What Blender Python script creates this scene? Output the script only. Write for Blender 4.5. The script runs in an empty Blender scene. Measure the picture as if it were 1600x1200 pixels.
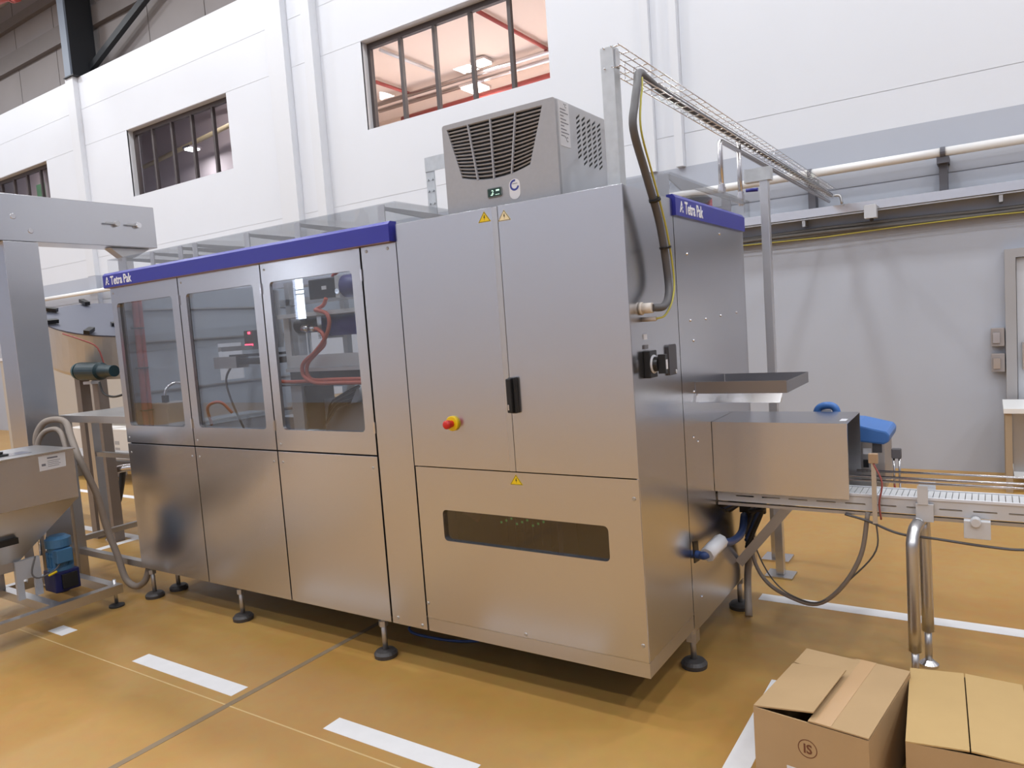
import bpy, bmesh, math, random
from mathutils import Vector, Matrix
from mathutils.geometry import tessellate_polygon
random.seed(7)
SC = bpy.context.scene
COL = SC.collection
PI = math.pi

# ------------------------------------------------------------------ camera
cam_d = bpy.data.cameras.new('camera')
cam = bpy.data.objects.new('camera', cam_d)
COL.objects.link(cam)
RW = ((0.83545, 0.54495, -0.07104), (-0.01553, -0.10581, -0.99427), (-0.54934, 0.83176, -0.07993))
right, down, fwd = Vector(RW[0]), Vector(RW[1]), Vector(RW[2])
m = Matrix((right, -down, -fwd)).transposed().to_4x4()
m.translation = Vector((1.2162, -2.7374, 1.7369))
cam.matrix_world = m
cam_d.sensor_fit = 'HORIZONTAL'
cam_d.sensor_width = 36.0
cam_d.lens = 36.0 * 1139.0 / 1600.0
cam_d.clip_start = 0.05
cam_d.clip_end = 200
SC.camera = cam

# ------------------------------------------------------------------ world, exposure
w = bpy.data.worlds.new('world'); SC.world = w
w.use_nodes = True
w.node_tree.nodes['Background'].inputs[0].default_value = (0.75, 0.82, 0.95, 1)
w.node_tree.nodes['Background'].inputs[1].default_value = 0.6
SC.view_settings.view_transform = 'Standard'
SC.view_settings.look = 'None'
SC.view_settings.gamma = 1
SC.view_settings.use_curve_mapping = False
SC.view_settings.exposure = 0.0
try:
    SC.cycles.use_denoising = True
    SC.cycles.max_bounces = 8
    SC.cycles.diffuse_bounces = 4
    SC.cycles.glossy_bounces = 4
    SC.cycles.transparent_max_bounces = 12
    SC.cycles.sample_clamp_indirect = 6
    SC.cycles.caustics_reflective = False
    SC.cycles.caustics_refractive = False
except Exception:
    pass

# hall lamps: a grid of square high bay fittings under the roof
LAMP_Z = 9.6
def area(name, loc, size, power, col, rot=(0, 0, 0)):
    l = bpy.data.lights.new(name, 'AREA'); l.shape = 'SQUARE'; l.size = size
    l.energy = power; l.color = col
    o = bpy.data.objects.new(name, l); COL.objects.link(o)
    o.location = loc; o.rotation_euler = rot
    return o
for ix, x in enumerate((-22.5, -19, -15.5, -12, -8.5, -5, -1.5, 2, 5.5, 8.5)):
    for y, pw in ((-8.5, 84), (-4.6, 84), (-0.7, 70), (3.0, 122)):
        area('high_bay_light', (x, y, LAMP_Z), 0.6, pw, (0.93, 0.965, 1.0))
# rooms behind the mezzanine windows
area('mezzanine_light', (-6.68, 8.97, 6.63), 0.26, 130, (1.0, 0.9, 0.82))
area('mezzanine_light', (-7.2, 9.45, 6.40), 0.36, 150, (1.0, 0.88, 0.8))
area('mezzanine_light', (-4.2, 8.0, 6.6), 0.3, 90, (1.0, 0.9, 0.82))
area('mezzanine_light', (-13.3, 7.25, 6.02), 0.2, 22, (0.95, 0.97, 1.0))
area('mezzanine_light', (-12.0, 6.7, 7.2), 0.3, 40, (1.0, 0.95, 0.95))
area('mezzanine_light', (-20.0, 6.8, 7.2), 0.5, 60, (1.0, 0.93, 0.93))

# ------------------------------------------------------------------ helpers
def lin(r, g, b):
    f = lambda c: (c / 255 / 12.92) if c / 255 <= 0.04045 else ((c / 255 + 0.055) / 1.055) ** 2.4
    return (f(r), f(g), f(b), 1)

MATS = {}
def mat(name, col, rough=0.5, metal=0.0, noise=0.0, nscale=6.0, stretch=(1, 1, 1), bump=0.0, bscale=40.0, bstretch=(1, 1, 1), emit=None, estr=1.0, coat=0.0, rvar=0.0, spec=None, alpha=None):
    m = bpy.data.materials.new(name); m.use_nodes = True
    nt = m.node_tree; b = nt.nodes['Principled BSDF']
    b.inputs['Base Color'].default_value = col
    b.inputs['Roughness'].default_value = rough
    b.inputs['Metallic'].default_value = metal
    if coat: b.inputs['Coat Weight'].default_value = coat
    if spec is not None: b.inputs['Specular IOR Level'].default_value = spec
    geo = nt.nodes.new('ShaderNodeNewGeometry')
    if noise or rvar:
        mp = nt.nodes.new('ShaderNodeMapping'); mp.inputs['Scale'].default_value = stretch
        nt.links.new(geo.outputs['Position'], mp.inputs['Vector'])
        n = nt.nodes.new('ShaderNodeTexNoise'); n.inputs['Scale'].default_value = nscale; n.inputs['Detail'].default_value = 5
        nt.links.new(mp.outputs[0], n.inputs['Vector'])
        if noise:
            mx = nt.nodes.new('ShaderNodeMix'); mx.data_type = 'RGBA'
            nt.links.new(n.outputs['Fac'], mx.inputs['Factor'])
            mx.inputs['A'].default_value = tuple(max(0, c * (1 - noise)) for c in col[:3]) + (1,)
            mx.inputs['B'].default_value = tuple(min(1, c * (1 + noise)) for c in col[:3]) + (1,)
            nt.links.new(mx.outputs['Result'], b.inputs['Base Color'])
        if rvar:
            mr = nt.nodes.new('ShaderNodeMapRange'); mr.inputs['To Min'].default_value = rough - rvar; mr.inputs['To Max'].default_value = rough + rvar
            nt.links.new(n.outputs['Fac'], mr.inputs['Value']); nt.links.new(mr.outputs[0], b.inputs['Roughness'])
    if bump:
        mp2 = nt.nodes.new('ShaderNodeMapping'); mp2.inputs['Scale'].default_value = bstretch
        nt.links.new(geo.outputs['Position'], mp2.inputs['Vector'])
        n2 = nt.nodes.new('ShaderNodeTexNoise'); n2.inputs['Scale'].default_value = bscale; n2.inputs['Detail'].default_value = 3
        nt.links.new(mp2.outputs[0], n2.inputs['Vector'])
        bp = nt.nodes.new('ShaderNodeBump'); bp.inputs['Strength'].default_value = bump; bp.inputs['Distance'].default_value = 0.01
        nt.links.new(n2.outputs['Fac'], bp.inputs['Height']); nt.links.new(bp.outputs[0], b.inputs['Normal'])
    if emit:
        b.inputs['Emission Color'].default_value = emit
        b.inputs['Emission Strength'].default_value = estr
    MATS[name] = m
    return m

def glass(name, tint, refl=1.0, rough=0.02):
    m = bpy.data.materials.new(name); m.use_nodes = True
    nt = m.node_tree; nt.nodes.clear()
    out = nt.nodes.new('ShaderNodeOutputMaterial'); mx = nt.nodes.new('ShaderNodeMixShader')
    tr = nt.nodes.new('ShaderNodeBsdfTransparent'); tr.inputs[0].default_value = tint
    gl = nt.nodes.new('ShaderNodeBsdfGlossy'); gl.inputs['Roughness'].default_value = rough
    lw = nt.nodes.new('ShaderNodeLayerWeight'); lw.inputs['Blend'].default_value = 0.5
    pw = nt.nodes.new('ShaderNodeMath'); pw.operation = 'POWER'; pw.inputs[1].default_value = 3.5
    mul = nt.nodes.new('ShaderNodeMath'); mul.operation = 'MULTIPLY_ADD'; mul.inputs[1].default_value = 0.55 * refl; mul.inputs[2].default_value = 0.035 * refl
    nt.links.new(lw.outputs['Facing'], pw.inputs[0])
    nt.links.new(pw.outputs[0], mul.inputs[0]); nt.links.new(mul.outputs[0], mx.inputs[0])
    nt.links.new(tr.outputs[0], mx.inputs[1]); nt.links.new(gl.outputs[0], mx.inputs[2])
    nt.links.new(mx.outputs[0], out.inputs[0])
    MATS[name] = m
    return m

STEEL = mat('brushed_steel', (0.62, 0.62, 0.645, 1), 0.235, 1.0, noise=0.012, nscale=1.0, stretch=(1.5, 1.5, 300))
def brush(m, a=0.6):
    nt = m.node_tree; b = nt.nodes['Principled BSDF']; c = nt.nodes.new('ShaderNodeCombineXYZ'); c.inputs[0].default_value = 0.05; c.inputs[1].default_value = 0.05; c.inputs[2].default_value = 1.0
    nt.links.new(c.outputs[0], b.inputs['Tangent']); b.inputs['Anisotropic'].default_value = a
brush(STEEL, 0.6)
STEEL2 = mat('satin_steel', (0.6, 0.59, 0.59, 1), 0.34, 1.0, noise=0.03, nscale=3.0)
STEEL3 = mat('dull_steel', (0.5, 0.49, 0.49, 1), 0.42, 1.0, noise=0.1, nscale=5.0)
POLISH = mat('polished_steel', (0.78, 0.77, 0.78, 1), 0.16, 1.0)
GALV = mat('galvanised_steel', (0.6, 0.62, 0.64, 1), 0.5, 0.7, noise=0.12, nscale=30)
DARKGAP = mat('shadow_gap_rubber', (0.03, 0.026, 0.022, 1), 0.8)
INNER = mat('grey_inner_panel', lin(172, 178, 188), 0.5, 0.0, noise=0.05)
STEELIN = mat('satin_inner_steel', (0.66, 0.66, 0.68, 1), 0.45, 0.25)
BLUE = mat('blue_enamel', lin(52, 54, 158), 0.35, 0.0, noise=0.03)
WHITEINK = mat('white_lettering', (0.9, 0.9, 0.92, 1), 0.5)
WHITE = mat('white_wall_paint', (0.715, 0.735, 0.785, 1), 0.55, noise=0.02, nscale=1.5)
CORE = mat('joint_sealant', (0.6, 0.6, 0.62, 1), 0.8)
GREYW = mat('grey_dado_paint', (0.455, 0.48, 0.545, 1), 0.42, noise=0.05, nscale=1.3, bump=0.02, bscale=6)
PILW = mat('pilaster_paint', (0.70, 0.715, 0.755, 1), 0.55)
CLAD = mat('unlit_brown_grey_cladding', (0.23, 0.205, 0.20, 1), 0.6, noise=0.12, nscale=1.2)  # brown-grey sheets, base colour darkened to hold their unlit shade
GIRT = mat('girt_steel', (0.15, 0.13, 0.125, 1), 0.55, noise=0.1)
UNLITST = mat('unlit_structural_steel', (0.012, 0.014, 0.018, 1), 0.5, 0.0)  # near-black base colour holds the shade on the unlit roof column
ROOF = mat('roof_sheet', (0.5, 0.5, 0.52, 1), 0.6, noise=0.05)
HALLW = mat('hall_wall_paint', (0.55, 0.60, 0.72, 1), 0.6)
FRAMEBR = mat('brown_window_frame', (0.07, 0.055, 0.055, 1), 0.5)
BLACK = mat('black_plastic', (0.012, 0.012, 0.013, 1), 0.35)
RUBBER = mat('black_rubber', (0.035, 0.033, 0.033, 1), 0.6)
DKFOOT = mat('foot_pad_plastic', (0.05, 0.045, 0.045, 1), 0.5)
YELLOW = mat('signal_yellow', lin(235, 200, 20), 0.45)
PALEY = mat('faded_yellow', lin(238, 222, 180), 0.5)
RED = mat('signal_red', lin(205, 40, 32), 0.35)
ORANGE = mat('orange_cable_sheath', lin(206, 100, 76), 0.45)
REDHOSE = mat('red_hose', lin(160, 82, 78), 0.5)
MOTBLUE = mat('motor_blue', lin(66, 112, 150), 0.45, noise=0.08)
MOTNAVY = mat('motor_navy', lin(24, 30, 84), 0.4)
TEAL = mat('teal_motor', lin(16, 48, 56), 0.4)
HOSEG = mat('grey_hose', lin(150, 138, 128), 0.55, noise=0.1, nscale=20)
CABLEG = mat('grey_cable', lin(95, 92, 92), 0.5)
YCABLE = mat('yellow_green_cable', lin(190, 180, 80), 0.5)
ACGREY = mat('grey_textured_enamel', lin(166, 167, 173), 0.55, noise=0.06, nscale=60, bump=0.04, bscale=220)
ACSIDE = mat('light_grey_enamel', lin(198, 200, 206), 0.5, noise=0.05, nscale=8)
LABEL = mat('white_label', lin(225, 225, 230), 0.45)
PRINT = mat('grey_print', lin(120, 120, 130), 0.5)
BPRINT = mat('blue_print', lin(60, 70, 150), 0.5)
BLUELID = mat('light_blue_plastic', lin(70, 120, 190), 0.4)
PURPLE = mat('purple_plastic', lin(50, 48, 120), 0.4)
CARDB = mat('cardboard', lin(180, 149, 109), 0.75, noise=0.06, nscale=9, bump=0.03, bscale=120, bstretch=(1, 6, 1))
CARDB2 = mat('pale_cardboard', lin(190, 158, 106), 0.75, noise=0.05, nscale=9)
TAPE = mat('brown_tape', lin(196, 160, 120), 0.25)
INKBR = mat('brown_ink', lin(112, 66, 44), 0.7)
WHITEC = mat('white_carton', lin(215, 210, 205), 0.6)
LED_R = mat('red_led', (0.8, 0.02, 0.03, 1), 0.4, emit=(1, 0.05, 0.1, 1), estr=6)
LED_G = mat('green_led', (0.02, 0.5, 0.1, 1), 0.4, emit=(0.15, 0.9, 0.3, 1), estr=0.6)
DISPM = mat('display_face', lin(34, 62, 54), 0.2)
LCD = mat('lit_digits', (0.5, 0.7, 0.6, 1), 0.4, emit=(0.6, 0.9, 0.75, 1), estr=0.8)
LAMPW = mat('lamp_diffuser', (1, 1, 1, 1), 0.5, emit=(1, 0.93, 0.85, 1), estr=14)
LAMPC = mat('cool_lamp_diffuser', (1, 1, 1, 1), 0.5, emit=(0.92, 0.96, 1, 1), estr=8)
DAYLIGHT = mat('daylit_pane', (1, 1, 1, 1), 0.5, emit=(0.85, 0.92, 1, 1), estr=14)
EXITG = mat('green_sign', lin(80, 130, 90), 0.5)
PEACH = mat('warm_lit_room_paint', (0.82, 0.68, 0.57, 1), 0.7)  # peach tint puts the warm room light into the wall colour
MAUVE = mat('mauve_room_paint', (0.42, 0.36, 0.37, 1), 0.7)
PINKR = mat('pink_grey_room_paint', (0.5, 0.42, 0.43, 1), 0.7)
REDPIPE = mat('red_pipe_paint', lin(168, 78, 72), 0.45)
WPIPE = mat('white_pipe_jacket', (0.86, 0.85, 0.84, 1), 0.35)
PIPEST = mat('steel_pipe', (0.68, 0.66, 0.67, 1), 0.25, 1.0)
CLEAR = glass('clear_polycarbonate', (0.975, 0.98, 0.985, 1), 0.9, 0.04)
DOORGL = glass('door_glazing', (0.88, 0.90, 0.92, 1), 2.2, 0.01)
SMOKE = glass('smoked_glazing', (0.5, 0.46, 0.43, 1), 3.0, 0.08)
WINGL = glass('window_glass', (0.95, 0.95, 0.96, 1), 0.5, 0.01)

def floor_material():
    m = bpy.data.materials.new('yellow_epoxy_floor'); m.use_nodes = True
    nt = m.node_tree; b = nt.nodes['Principled BSDF']
    geo = nt.nodes.new('ShaderNodeNewGeometry')
    n1 = nt.nodes.new('ShaderNodeTexNoise'); n1.inputs['Scale'].default_value = 0.9; n1.inputs['Detail'].default_value = 6
    n2 = nt.nodes.new('ShaderNodeTexNoise'); n2.inputs['Scale'].default_value = 14; n2.inputs['Detail'].default_value = 5
    nt.links.new(geo.outputs['Position'], n1.inputs['Vector']); nt.links.new(geo.outputs['Position'], n2.inputs['Vector'])
    r1 = nt.nodes.new('ShaderNodeValToRGB')
    r1.color_ramp.elements[0].position = 0.32; r1.color_ramp.elements[0].color = (0.455, 0.232, 0.054, 1)
    r1.color_ramp.elements[1].position = 0.68; r1.color_ramp.elements[1].color = (0.505, 0.298, 0.088, 1)
    nt.links.new(n1.outputs['Fac'], r1.inputs[0])
    mx = nt.nodes.new('ShaderNodeMix'); mx.data_type = 'RGBA'; mx.blend_type = 'MULTIPLY'; mx.inputs['Factor'].default_value = 0.18
    nt.links.new(r1.outputs[0], mx.inputs['A']); nt.links.new(n2.outputs['Color'], mx.inputs['B'])
    nt.links.new(mx.outputs['Result'], b.inputs['Base Color'])
    mr = nt.nodes.new('ShaderNodeMapRange'); mr.inputs['To Min'].default_value = 0.3; mr.inputs['To Max'].default_value = 0.5
    nt.links.new(n2.outputs['Fac'], mr.inputs['Value']); nt.links.new(mr.outputs[0], b.inputs['Roughness'])
    return m
FLOOR = floor_material()
LINEW = mat('white_line_paint', (0.82, 0.80, 0.80, 1), 0.5, noise=0.05, nscale=15)
JOINTM = mat('floor_joint_filler', (0.24, 0.17, 0.10, 1), 0.7, noise=0.2, nscale=20)

ORG = {}
def org(o): return ORG.get(o.name, Vector((0, 0, 0)))

class MB:
    def __init__(s): s.v = []; s.f = []; s.sm = []
    def add(s, vs, fs, smooth=False):
        k = len(s.v); s.v += [Vector(p) for p in vs]
        for f in fs: s.f.append([i + k for i in f]); s.sm.append(smooth)
        return s
    def box(s, a, b):
        x0, y0, z0 = (min(a[i], b[i]) for i in range(3)); x1, y1, z1 = (max(a[i], b[i]) for i in range(3))
        return s.add([(x0, y0, z0), (x1, y0, z0), (x1, y1, z0), (x0, y1, z0), (x0, y0, z1), (x1, y0, z1), (x1, y1, z1), (x0, y1, z1)],
                     [(0, 3, 2, 1), (4, 5, 6, 7), (0, 1, 5, 4), (1, 2, 6, 5), (2, 3, 7, 6), (3, 0, 4, 7)])
    def obox(s, c, size, R):
        h = Vector(size) / 2; c = Vector(c); vs = []
        for sz in (-1, 1):
            for sx, sy in ((-1, -1), (1, -1), (1, 1), (-1, 1)):
                vs.append(c + R @ Vector((sx * h.x, sy * h.y, sz * h.z)))
        return s.add(vs, [(0, 3, 2, 1), (4, 5, 6, 7), (0, 1, 5, 4), (1, 2, 6, 5), (2, 3, 7, 6), (3, 0, 4, 7)])
    def bar(s, p0, p1, wd, ht, up=(0, 0, 1)):
        p0, p1 = Vector(p0), Vector(p1); d = (p1 - p0); L = d.length; d.normalize()
        sd = d.cross(Vector(up)); sd = sd.normalized() if sd.length > 1e-6 else Vector((1, 0, 0)); u = sd.cross(d)
        R = Matrix((d, sd, u)).transposed()
        return s.obox((p0 + p1) / 2, (L, wd, ht), R)
    def tube(s, pts, r, n=8, smooth_path=0, closed=False):
        P = [Vector(p) for p in pts]
        if smooth_path:
            Q = []
            for i in range(len(P) - 1):
                a = P[i - 1] if i > 0 else P[i] * 2 - P[i + 1]; b, c = P[i], P[i + 1]
                d = P[i + 2] if i + 2 < len(P) else c * 2 - b
                for k in range(smooth_path):
                    t = k / smooth_path
                    Q.append(0.5 * ((2 * b) + (c - a) * t + (2 * a - 5 * b + 4 * c - d) * t * t + (-a + 3 * b - 3 * c + d) * t ** 3))
            Q.append(P[-1]); P = Q
        N = len(P); rr = r if isinstance(r, (list, tuple)) else [r] * N
        prev = None; rings = []
        for i, p in enumerate(P):
            if closed: d = P[(i + 1) % N] - P[i - 1]
            else: d = P[min(i + 1, N - 1)] - P[max(i - 1, 0)]
            d.normalize()
            if prev is None:
                a = Vector((0, 0, 1)) if abs(d.z) < 0.9 else Vector((1, 0, 0))
                u = d.cross(a).normalized()
            else:
                u = (prev - d * prev.dot(d)).normalized()
            prev = u; v = d.cross(u)
            rings.append([p + (u * math.cos(2 * PI * k / n) + v * math.sin(2 * PI * k / n)) * rr[i] for k in range(n)])
        vs = [q for R in rings for q in R]; fs = []
        M = N if closed else N - 1
        for i in range(M):
            j = (i + 1) % N
            for k in range(n):
                fs.append((i * n + k, i * n + (k + 1) % n, j * n + (k + 1) % n, j * n + k))
        s.add(vs, fs, True)
        if not closed:
            s.add(rings[0], [tuple(reversed(range(n)))]); s.add(rings[-1], [tuple(range(n))])
        return s
    def cyl(s, p0, p1, r0, r1=None, n=20):
        r1 = r0 if r1 is None else r1
        return s.tube([p0, p1], [r0, r1], n)
    def lathe(s, c, axis, prof, n=20):
        # prof: list of (t along axis, radius)
        c = Vector(c); d = Vector(axis).normalized(); a = Vector((0, 0, 1)) if abs(d.z) < 0.9 else Vector((1, 0, 0))
        u = d.cross(a).normalized(); v = d.cross(u); vs = []; fs = []
        for t, r in prof:
            for k in range(n): vs.append(c + d * t + (u * math.cos(2 * PI * k / n) + v * math.sin(2 * PI * k / n)) * r)
        for i in range(len(prof) - 1):
            for k in range(n): fs.append((i * n + k, i * n + (k + 1) % n, (i + 1) * n + (k + 1) % n, (i + 1) * n + k))
        s.add(vs, fs, False)
        s.add(vs[:n], [tuple(reversed(range(n)))]); s.add(vs[-n:], [tuple(range(n))])
        return s
    def prism(s, poly, axis, a, b, holes=()):
        # poly, holes: 2-D loops in the two other axes; extruded from a to b along axis
        def P(q, t):
            if axis == 'x': return Vector((t, q[0], q[1]))
            if axis == 'y': return Vector((q[0], t, q[1]))
            return Vector((q[0], q[1], t))
        loops = [list(poly)] + [list(h) for h in holes]
        tris = tessellate_polygon([[Vector((q[0], q[1], 0)) for q in L] for L in loops])
        flat = [q for L in loops for q in L]; n = len(flat)
        s_fs = [tuple(t) for t in tris] + [tuple(i + n for i in reversed(t)) for t in tris]
        k = 0
        for L in loops:
            for i in range(len(L)):
                j = (i + 1) % len(L)
                s_fs.append((k + i, k + j, k + j + n, k + i + n))
            k += len(L)
        return s.add([P(q, a) for q in flat] + [P(q, b) for q in flat], s_fs)
    def build(s, name, material, parent=None, bev=0.0, kind=None, label=None, at=None):
        me = bpy.data.meshes.new(name)
        lo = Vector([min(p[i] for p in s.v) for i in range(3)]); hi = Vector([max(p[i] for p in s.v) for i in range(3)])
        o0 = Vector(at) if at else Vector(((lo.x + hi.x) / 2, (lo.y + hi.y) / 2, lo.z))
        bm = bmesh.new()
        vv = [bm.verts.new(p - o0) for p in s.v]
        for f, sm in zip(s.f, s.sm):
            try:
                fc = bm.faces.new([vv[i] for i in f]); fc.smooth = sm
            except ValueError: pass
        bmesh.ops.remove_doubles(bm, verts=bm.verts, dist=1e-6)
        bmesh.ops.recalc_face_normals(bm, faces=bm.faces)
        if bev:
            ed = [e for e in bm.edges if len(e.link_faces) == 2 and e.calc_face_angle(0) > 0.6]
            bmesh.ops.bevel(bm, geom=ed, offset=bev, segments=2, profile=0.6, affect='EDGES', clamp_overlap=True)
        bm.to_mesh(me); bm.free()
        me.materials.append(material)
        o = bpy.data.objects.new(name, me); COL.objects.link(o)
        if parent: o.parent = parent
        o.location = o0 - (org(parent) if parent else Vector((0, 0, 0)))
        ORG[o.name] = o0
        if kind: o['kind'] = kind
        if label: o['label'] = label
        return o

def thing(name, label, cat, loc, group=None):
    o = bpy.data.objects.new(name, None); COL.objects.link(o)
    o.empty_display_size = 0.1
    o.location = loc; ORG[o.name] = Vector(loc)
    o['label'] = label; o['category'] = cat
    if group: o['group'] = group
    return o
def tag(o, label, cat, group=None):
    o['label'] = label; o['category'] = cat
    if group: o['group'] = group
    return o
def struct(o): o['kind'] = 'structure'; return o
def clone(o, delta=(0, 0, 0), parent=None):
    c = o.copy(); COL.objects.link(c); c.location = Vector(o.location) + Vector(delta)
    if parent: c.parent = parent
    ORG[c.name] = org(o) + Vector(delta)
    return c
def rrect(x0, z0, x1, z1, r, n=4):
    pts = []
    for cx, cz, a0 in ((x1 - r, z0 + r, -PI / 2), (x1 - r, z1 - r, 0), (x0 + r, z1 - r, PI / 2), (x0 + r, z0 + r, PI)):
        for k in range(n + 1):
            a = a0 + PI / 2 * k / n; pts.append((cx + r * math.cos(a), cz + r * math.sin(a)))
    return pts
def rect(x0, z0, x1, z1): return [(x0, z0), (x1, z0), (x1, z1), (x0, z1)]
FRONT = Matrix(((1, 0, 0), (0, 0, -1), (0, 1, 0)))      # text facing -y
SIDE = Matrix(((0, 0, 1), (1, 0, 0), (0, 1, 0)))        # text facing +x
def text(body, size, loc, R, material, parent, name='lettering', sx=1.0, weight=0.0, ext=0.0008, align='LEFT'):
    cu = bpy.data.curves.new('tmp_text', 'FONT'); cu.body = body; cu.size = size; cu.offset = weight; cu.extrude = ext; cu.align_x = align
    cu.resolution_u = 3
    tmp = bpy.data.objects.new('tmp_text', cu); COL.objects.link(tmp)
    dg = bpy.context.evaluated_depsgraph_get()
    me = bpy.data.meshes.new_from_object(tmp.evaluated_get(dg))
    COL.objects.unlink(tmp); bpy.data.objects.remove(tmp)
    M = R.to_4x4() @ Matrix.Diagonal((sx, 1, 1, 1)); me.transform(M)
    me.materials.clear(); me.materials.append(material); me.name = name
    o = bpy.data.objects.new(name, me); COL.objects.link(o)
    o.parent = parent; o.location = Vector(loc) - org(parent); ORG[o.name] = Vector(loc)
    return o

# ------------------------------------------------------------------ the setting
XL, XR, YF, YB, ZC = -27.0, 9.5, -11.0, 5.54, 10.2
fl = MB().box((XL, YF, -0.2), (XR, 10.8, 0)).build('floor', FLOOR); struct(fl)
def mark(name, x0, y0, x1, y1, m=LINEW, h=0.0015):
    return MB().box((x0, y0, 0.0), (x1, y1, h)).build(name, m, fl)
# painted lane dashes in front of the machine
for x in (-4.42, -2.81, -1.25, 0.31):
    if x == -4.42: mark('lane_dash', -3.86, -0.64, -3.68, -0.545)
    elif x < 0: mark('lane_dash', x - 0.06, -0.645, x + 0.84 if x < -2 else x + 0.74, -0.545)
mark('lane_line', 0.03, 1.56, 9.4, 1.66)
mark('lane_line', 0.335, -2.2, 0.43, 0.62)
mark('lane_line', -7.6, 0.86, -4.5, 0.95); mark('lane_line', -5.55, 0.45, -5.46, 0.86)
mark('lane_line', -9.5, 1.9, -5.6, 1.99); mark('lane_line', -4.6, 0.42, -4.1, 0.5)
# expansion joint and the fine saw cut
MB().box((-1.925, YF + 0.1, 0), (-1.89, 5.4, 0.0012)).build('floor_joint', JOINTM, fl)
MB().box((-12, -0.715, 0), (6, -0.707, 0.001)).build('floor_joint', mat('saw_cut', (0.6, 0.42, 0.2, 1), 0.7), fl)

wb = MB().box((XL, YB, 0), (XR, YB + 0.2, 2.885)).box((XL, YB, 2.895), (XR, YB + 0.2, 3.40)).box((XL, YB + 0.01, 2.88), (XR, YB + 0.19, 2.9)).build('wall_back', GREYW); struct(wb)
WINS = [(-19.3, -16.08), (-12.85, -9.71), (-6.50, -3.35)]
WZ0, WZ1 = 4.79, 6.065
core = MB()
xs = [XL] + [v for p in WINS for v in p] + [XR]
for i in range(0, len(xs), 2): core.box((xs[i], YB + 0.007, 3.40), (xs[i + 1], YB + 0.24, 7.45))
for a, b in WINS:
    core.box((a, YB + 0.007, 3.40), (b, YB + 0.24, WZ0)); core.box((a, YB + 0.007, WZ1), (b, YB + 0.24, 7.45))
core.build('panel_backing', CORE, wb)
ROWS = [3.40, 3.77, 6.07, 6.80, 7.45]
COLS = [(XL, -20.9), (-20.9, -14.72), (-14.42, -8.445), (-8.03, -7.55), (-7.36, -2.1), (-2.0, -1.75), (-1.66, 9.5)]
G = 0.003
for a, b in COLS:
    for r in range(4):
        z0, z1 = ROWS[r] + G, ROWS[r + 1] - G
        if r == 0: z0 = ROWS[0]
        x0, x1 = a + G, b - G
        win = [p for p in WINS if p[0] > a and p[1] < b] if r == 1 else []
        if win:
            p, q = win[0]
            poly = [(x0, z0), (x1, z0), (x1, z1), (q, z1), (q, WZ0), (p, WZ0), (p, z1), (x0, z1)]
            MB().prism(poly, 'y', YB, YB + 0.03).build('panel', WHITE, wb)
        else:
            MB().box((x0, YB, z0), (x1, YB + 0.03, z1)).build('panel', WHITE, wb)
for a, b, d in ((-14.72, -14.42, 0.1), (-8.43, -8.03, 0.12), (-7.55, -7.36, 0.15), (-2.1, -2.0, 0.06), (-1.75, -1.66, 0.09)):
    MB().box((a, YB - d, 3.40), (b, YB + 0.03, 7.45)).build('pilaster', PILW, wb)
    if a < -14: MB().box((a, YB - d + 0.004, 0), (b, YB + 0.03, 3.40)).build('pilaster', GREYW, wb, label='grey lower length of the pilaster')
# a slim joint cover at the side of one bay
MB().box((-8.455, YB - 0.004, 3.6), (-8.44, YB + 0.02, 7.45)).build('joint_cover', CORE, wb)

for i, (a, b) in enumerate(WINS):
    y0 = YB + 0.13
    wn = MB().box((a, y0, WZ1 - 0.075), (b, y0 + 0.07, WZ1)).box((a, y0, WZ0), (a + 0.055, y0 + 0.07, WZ1 - 0.075)).box((b - 0.02, y0, WZ0), (b, y0 + 0.07, WZ1 - 0.075)).box((a + 0.055, y0, WZ0), (b - 0.02, y0 + 0.07, WZ0 + 0.012)).build('window_%d' % (i + 1), FRAMEBR)
    struct(wn)
    st = (b - a) / 5
    for k in range(1, 5):
        MB().box((a + st * k - 0.026, y0 + 0.005, WZ0 + 0.012), (a + st * k + 0.026, y0 + 0.065, WZ1 - 0.075)).build('mullion', FRAMEBR, wn)
    for k in range(5):
        MB().box((a + st * k + 0.027, y0 + 0.03, WZ0 + 0.012), (a + st * (k + 1) - 0.027, y0 + 0.036, WZ1 - 0.075)).build('pane', WINGL, wn)
# mezzanine rooms behind the windows
for i, (a, b, m, yb, zc) in enumerate(((-26.4, -16.7, PINKR, 7.8, 7.3), (-16.5, -9.35, MAUVE, 7.8, 7.3))):
    r = MB().box((a, yb, 4.0), (b, yb + 0.1, zc)).box((a, YB + 0.25, 4.0), (a + 0.1, yb, zc)).box((b - 0.1, YB + 0.25, 4.0), (b, yb, zc)).build('wall_mezzanine_%d' % (i + 1), m); struct(r)
    struct(MB().box((a, YB + 0.25, zc), (b, yb + 0.1, zc + 0.06)).build('ceiling_mezzanine_%d' % (i + 1), m))
r = MB().box((-12.5, 10.6, 4.0), (-1.6, 10.7, 6.75)).box((-12.6, 7.92, 4.0), (-12.5, 10.7, 6.75)).box((-1.6, YB + 0.25, 4.0), (-1.5, 10.7, 6.75)).box((-12.5, 7.92, 4.0), (-9.2, 8.0, 6.75)).box((-9.3, YB + 0.25, 4.0), (-9.2, 7.92, 6.75)).build('wall_mezzanine_3', PEACH); struct(r)
struct(MB().box((-12.6, 7.92, 6.75), (-1.5, 10.7, 6.85)).box((-9.3, YB + 0.25, 6.75), (-1.5, 7.92, 6.85)).build('ceiling_mezzanine_3', PEACH))
struct(MB().box((-26.4, YB + 0.25, 3.85), (-1.5, 10.7, 4.0)).build('floor_mezzanine', HALLW))
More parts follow.
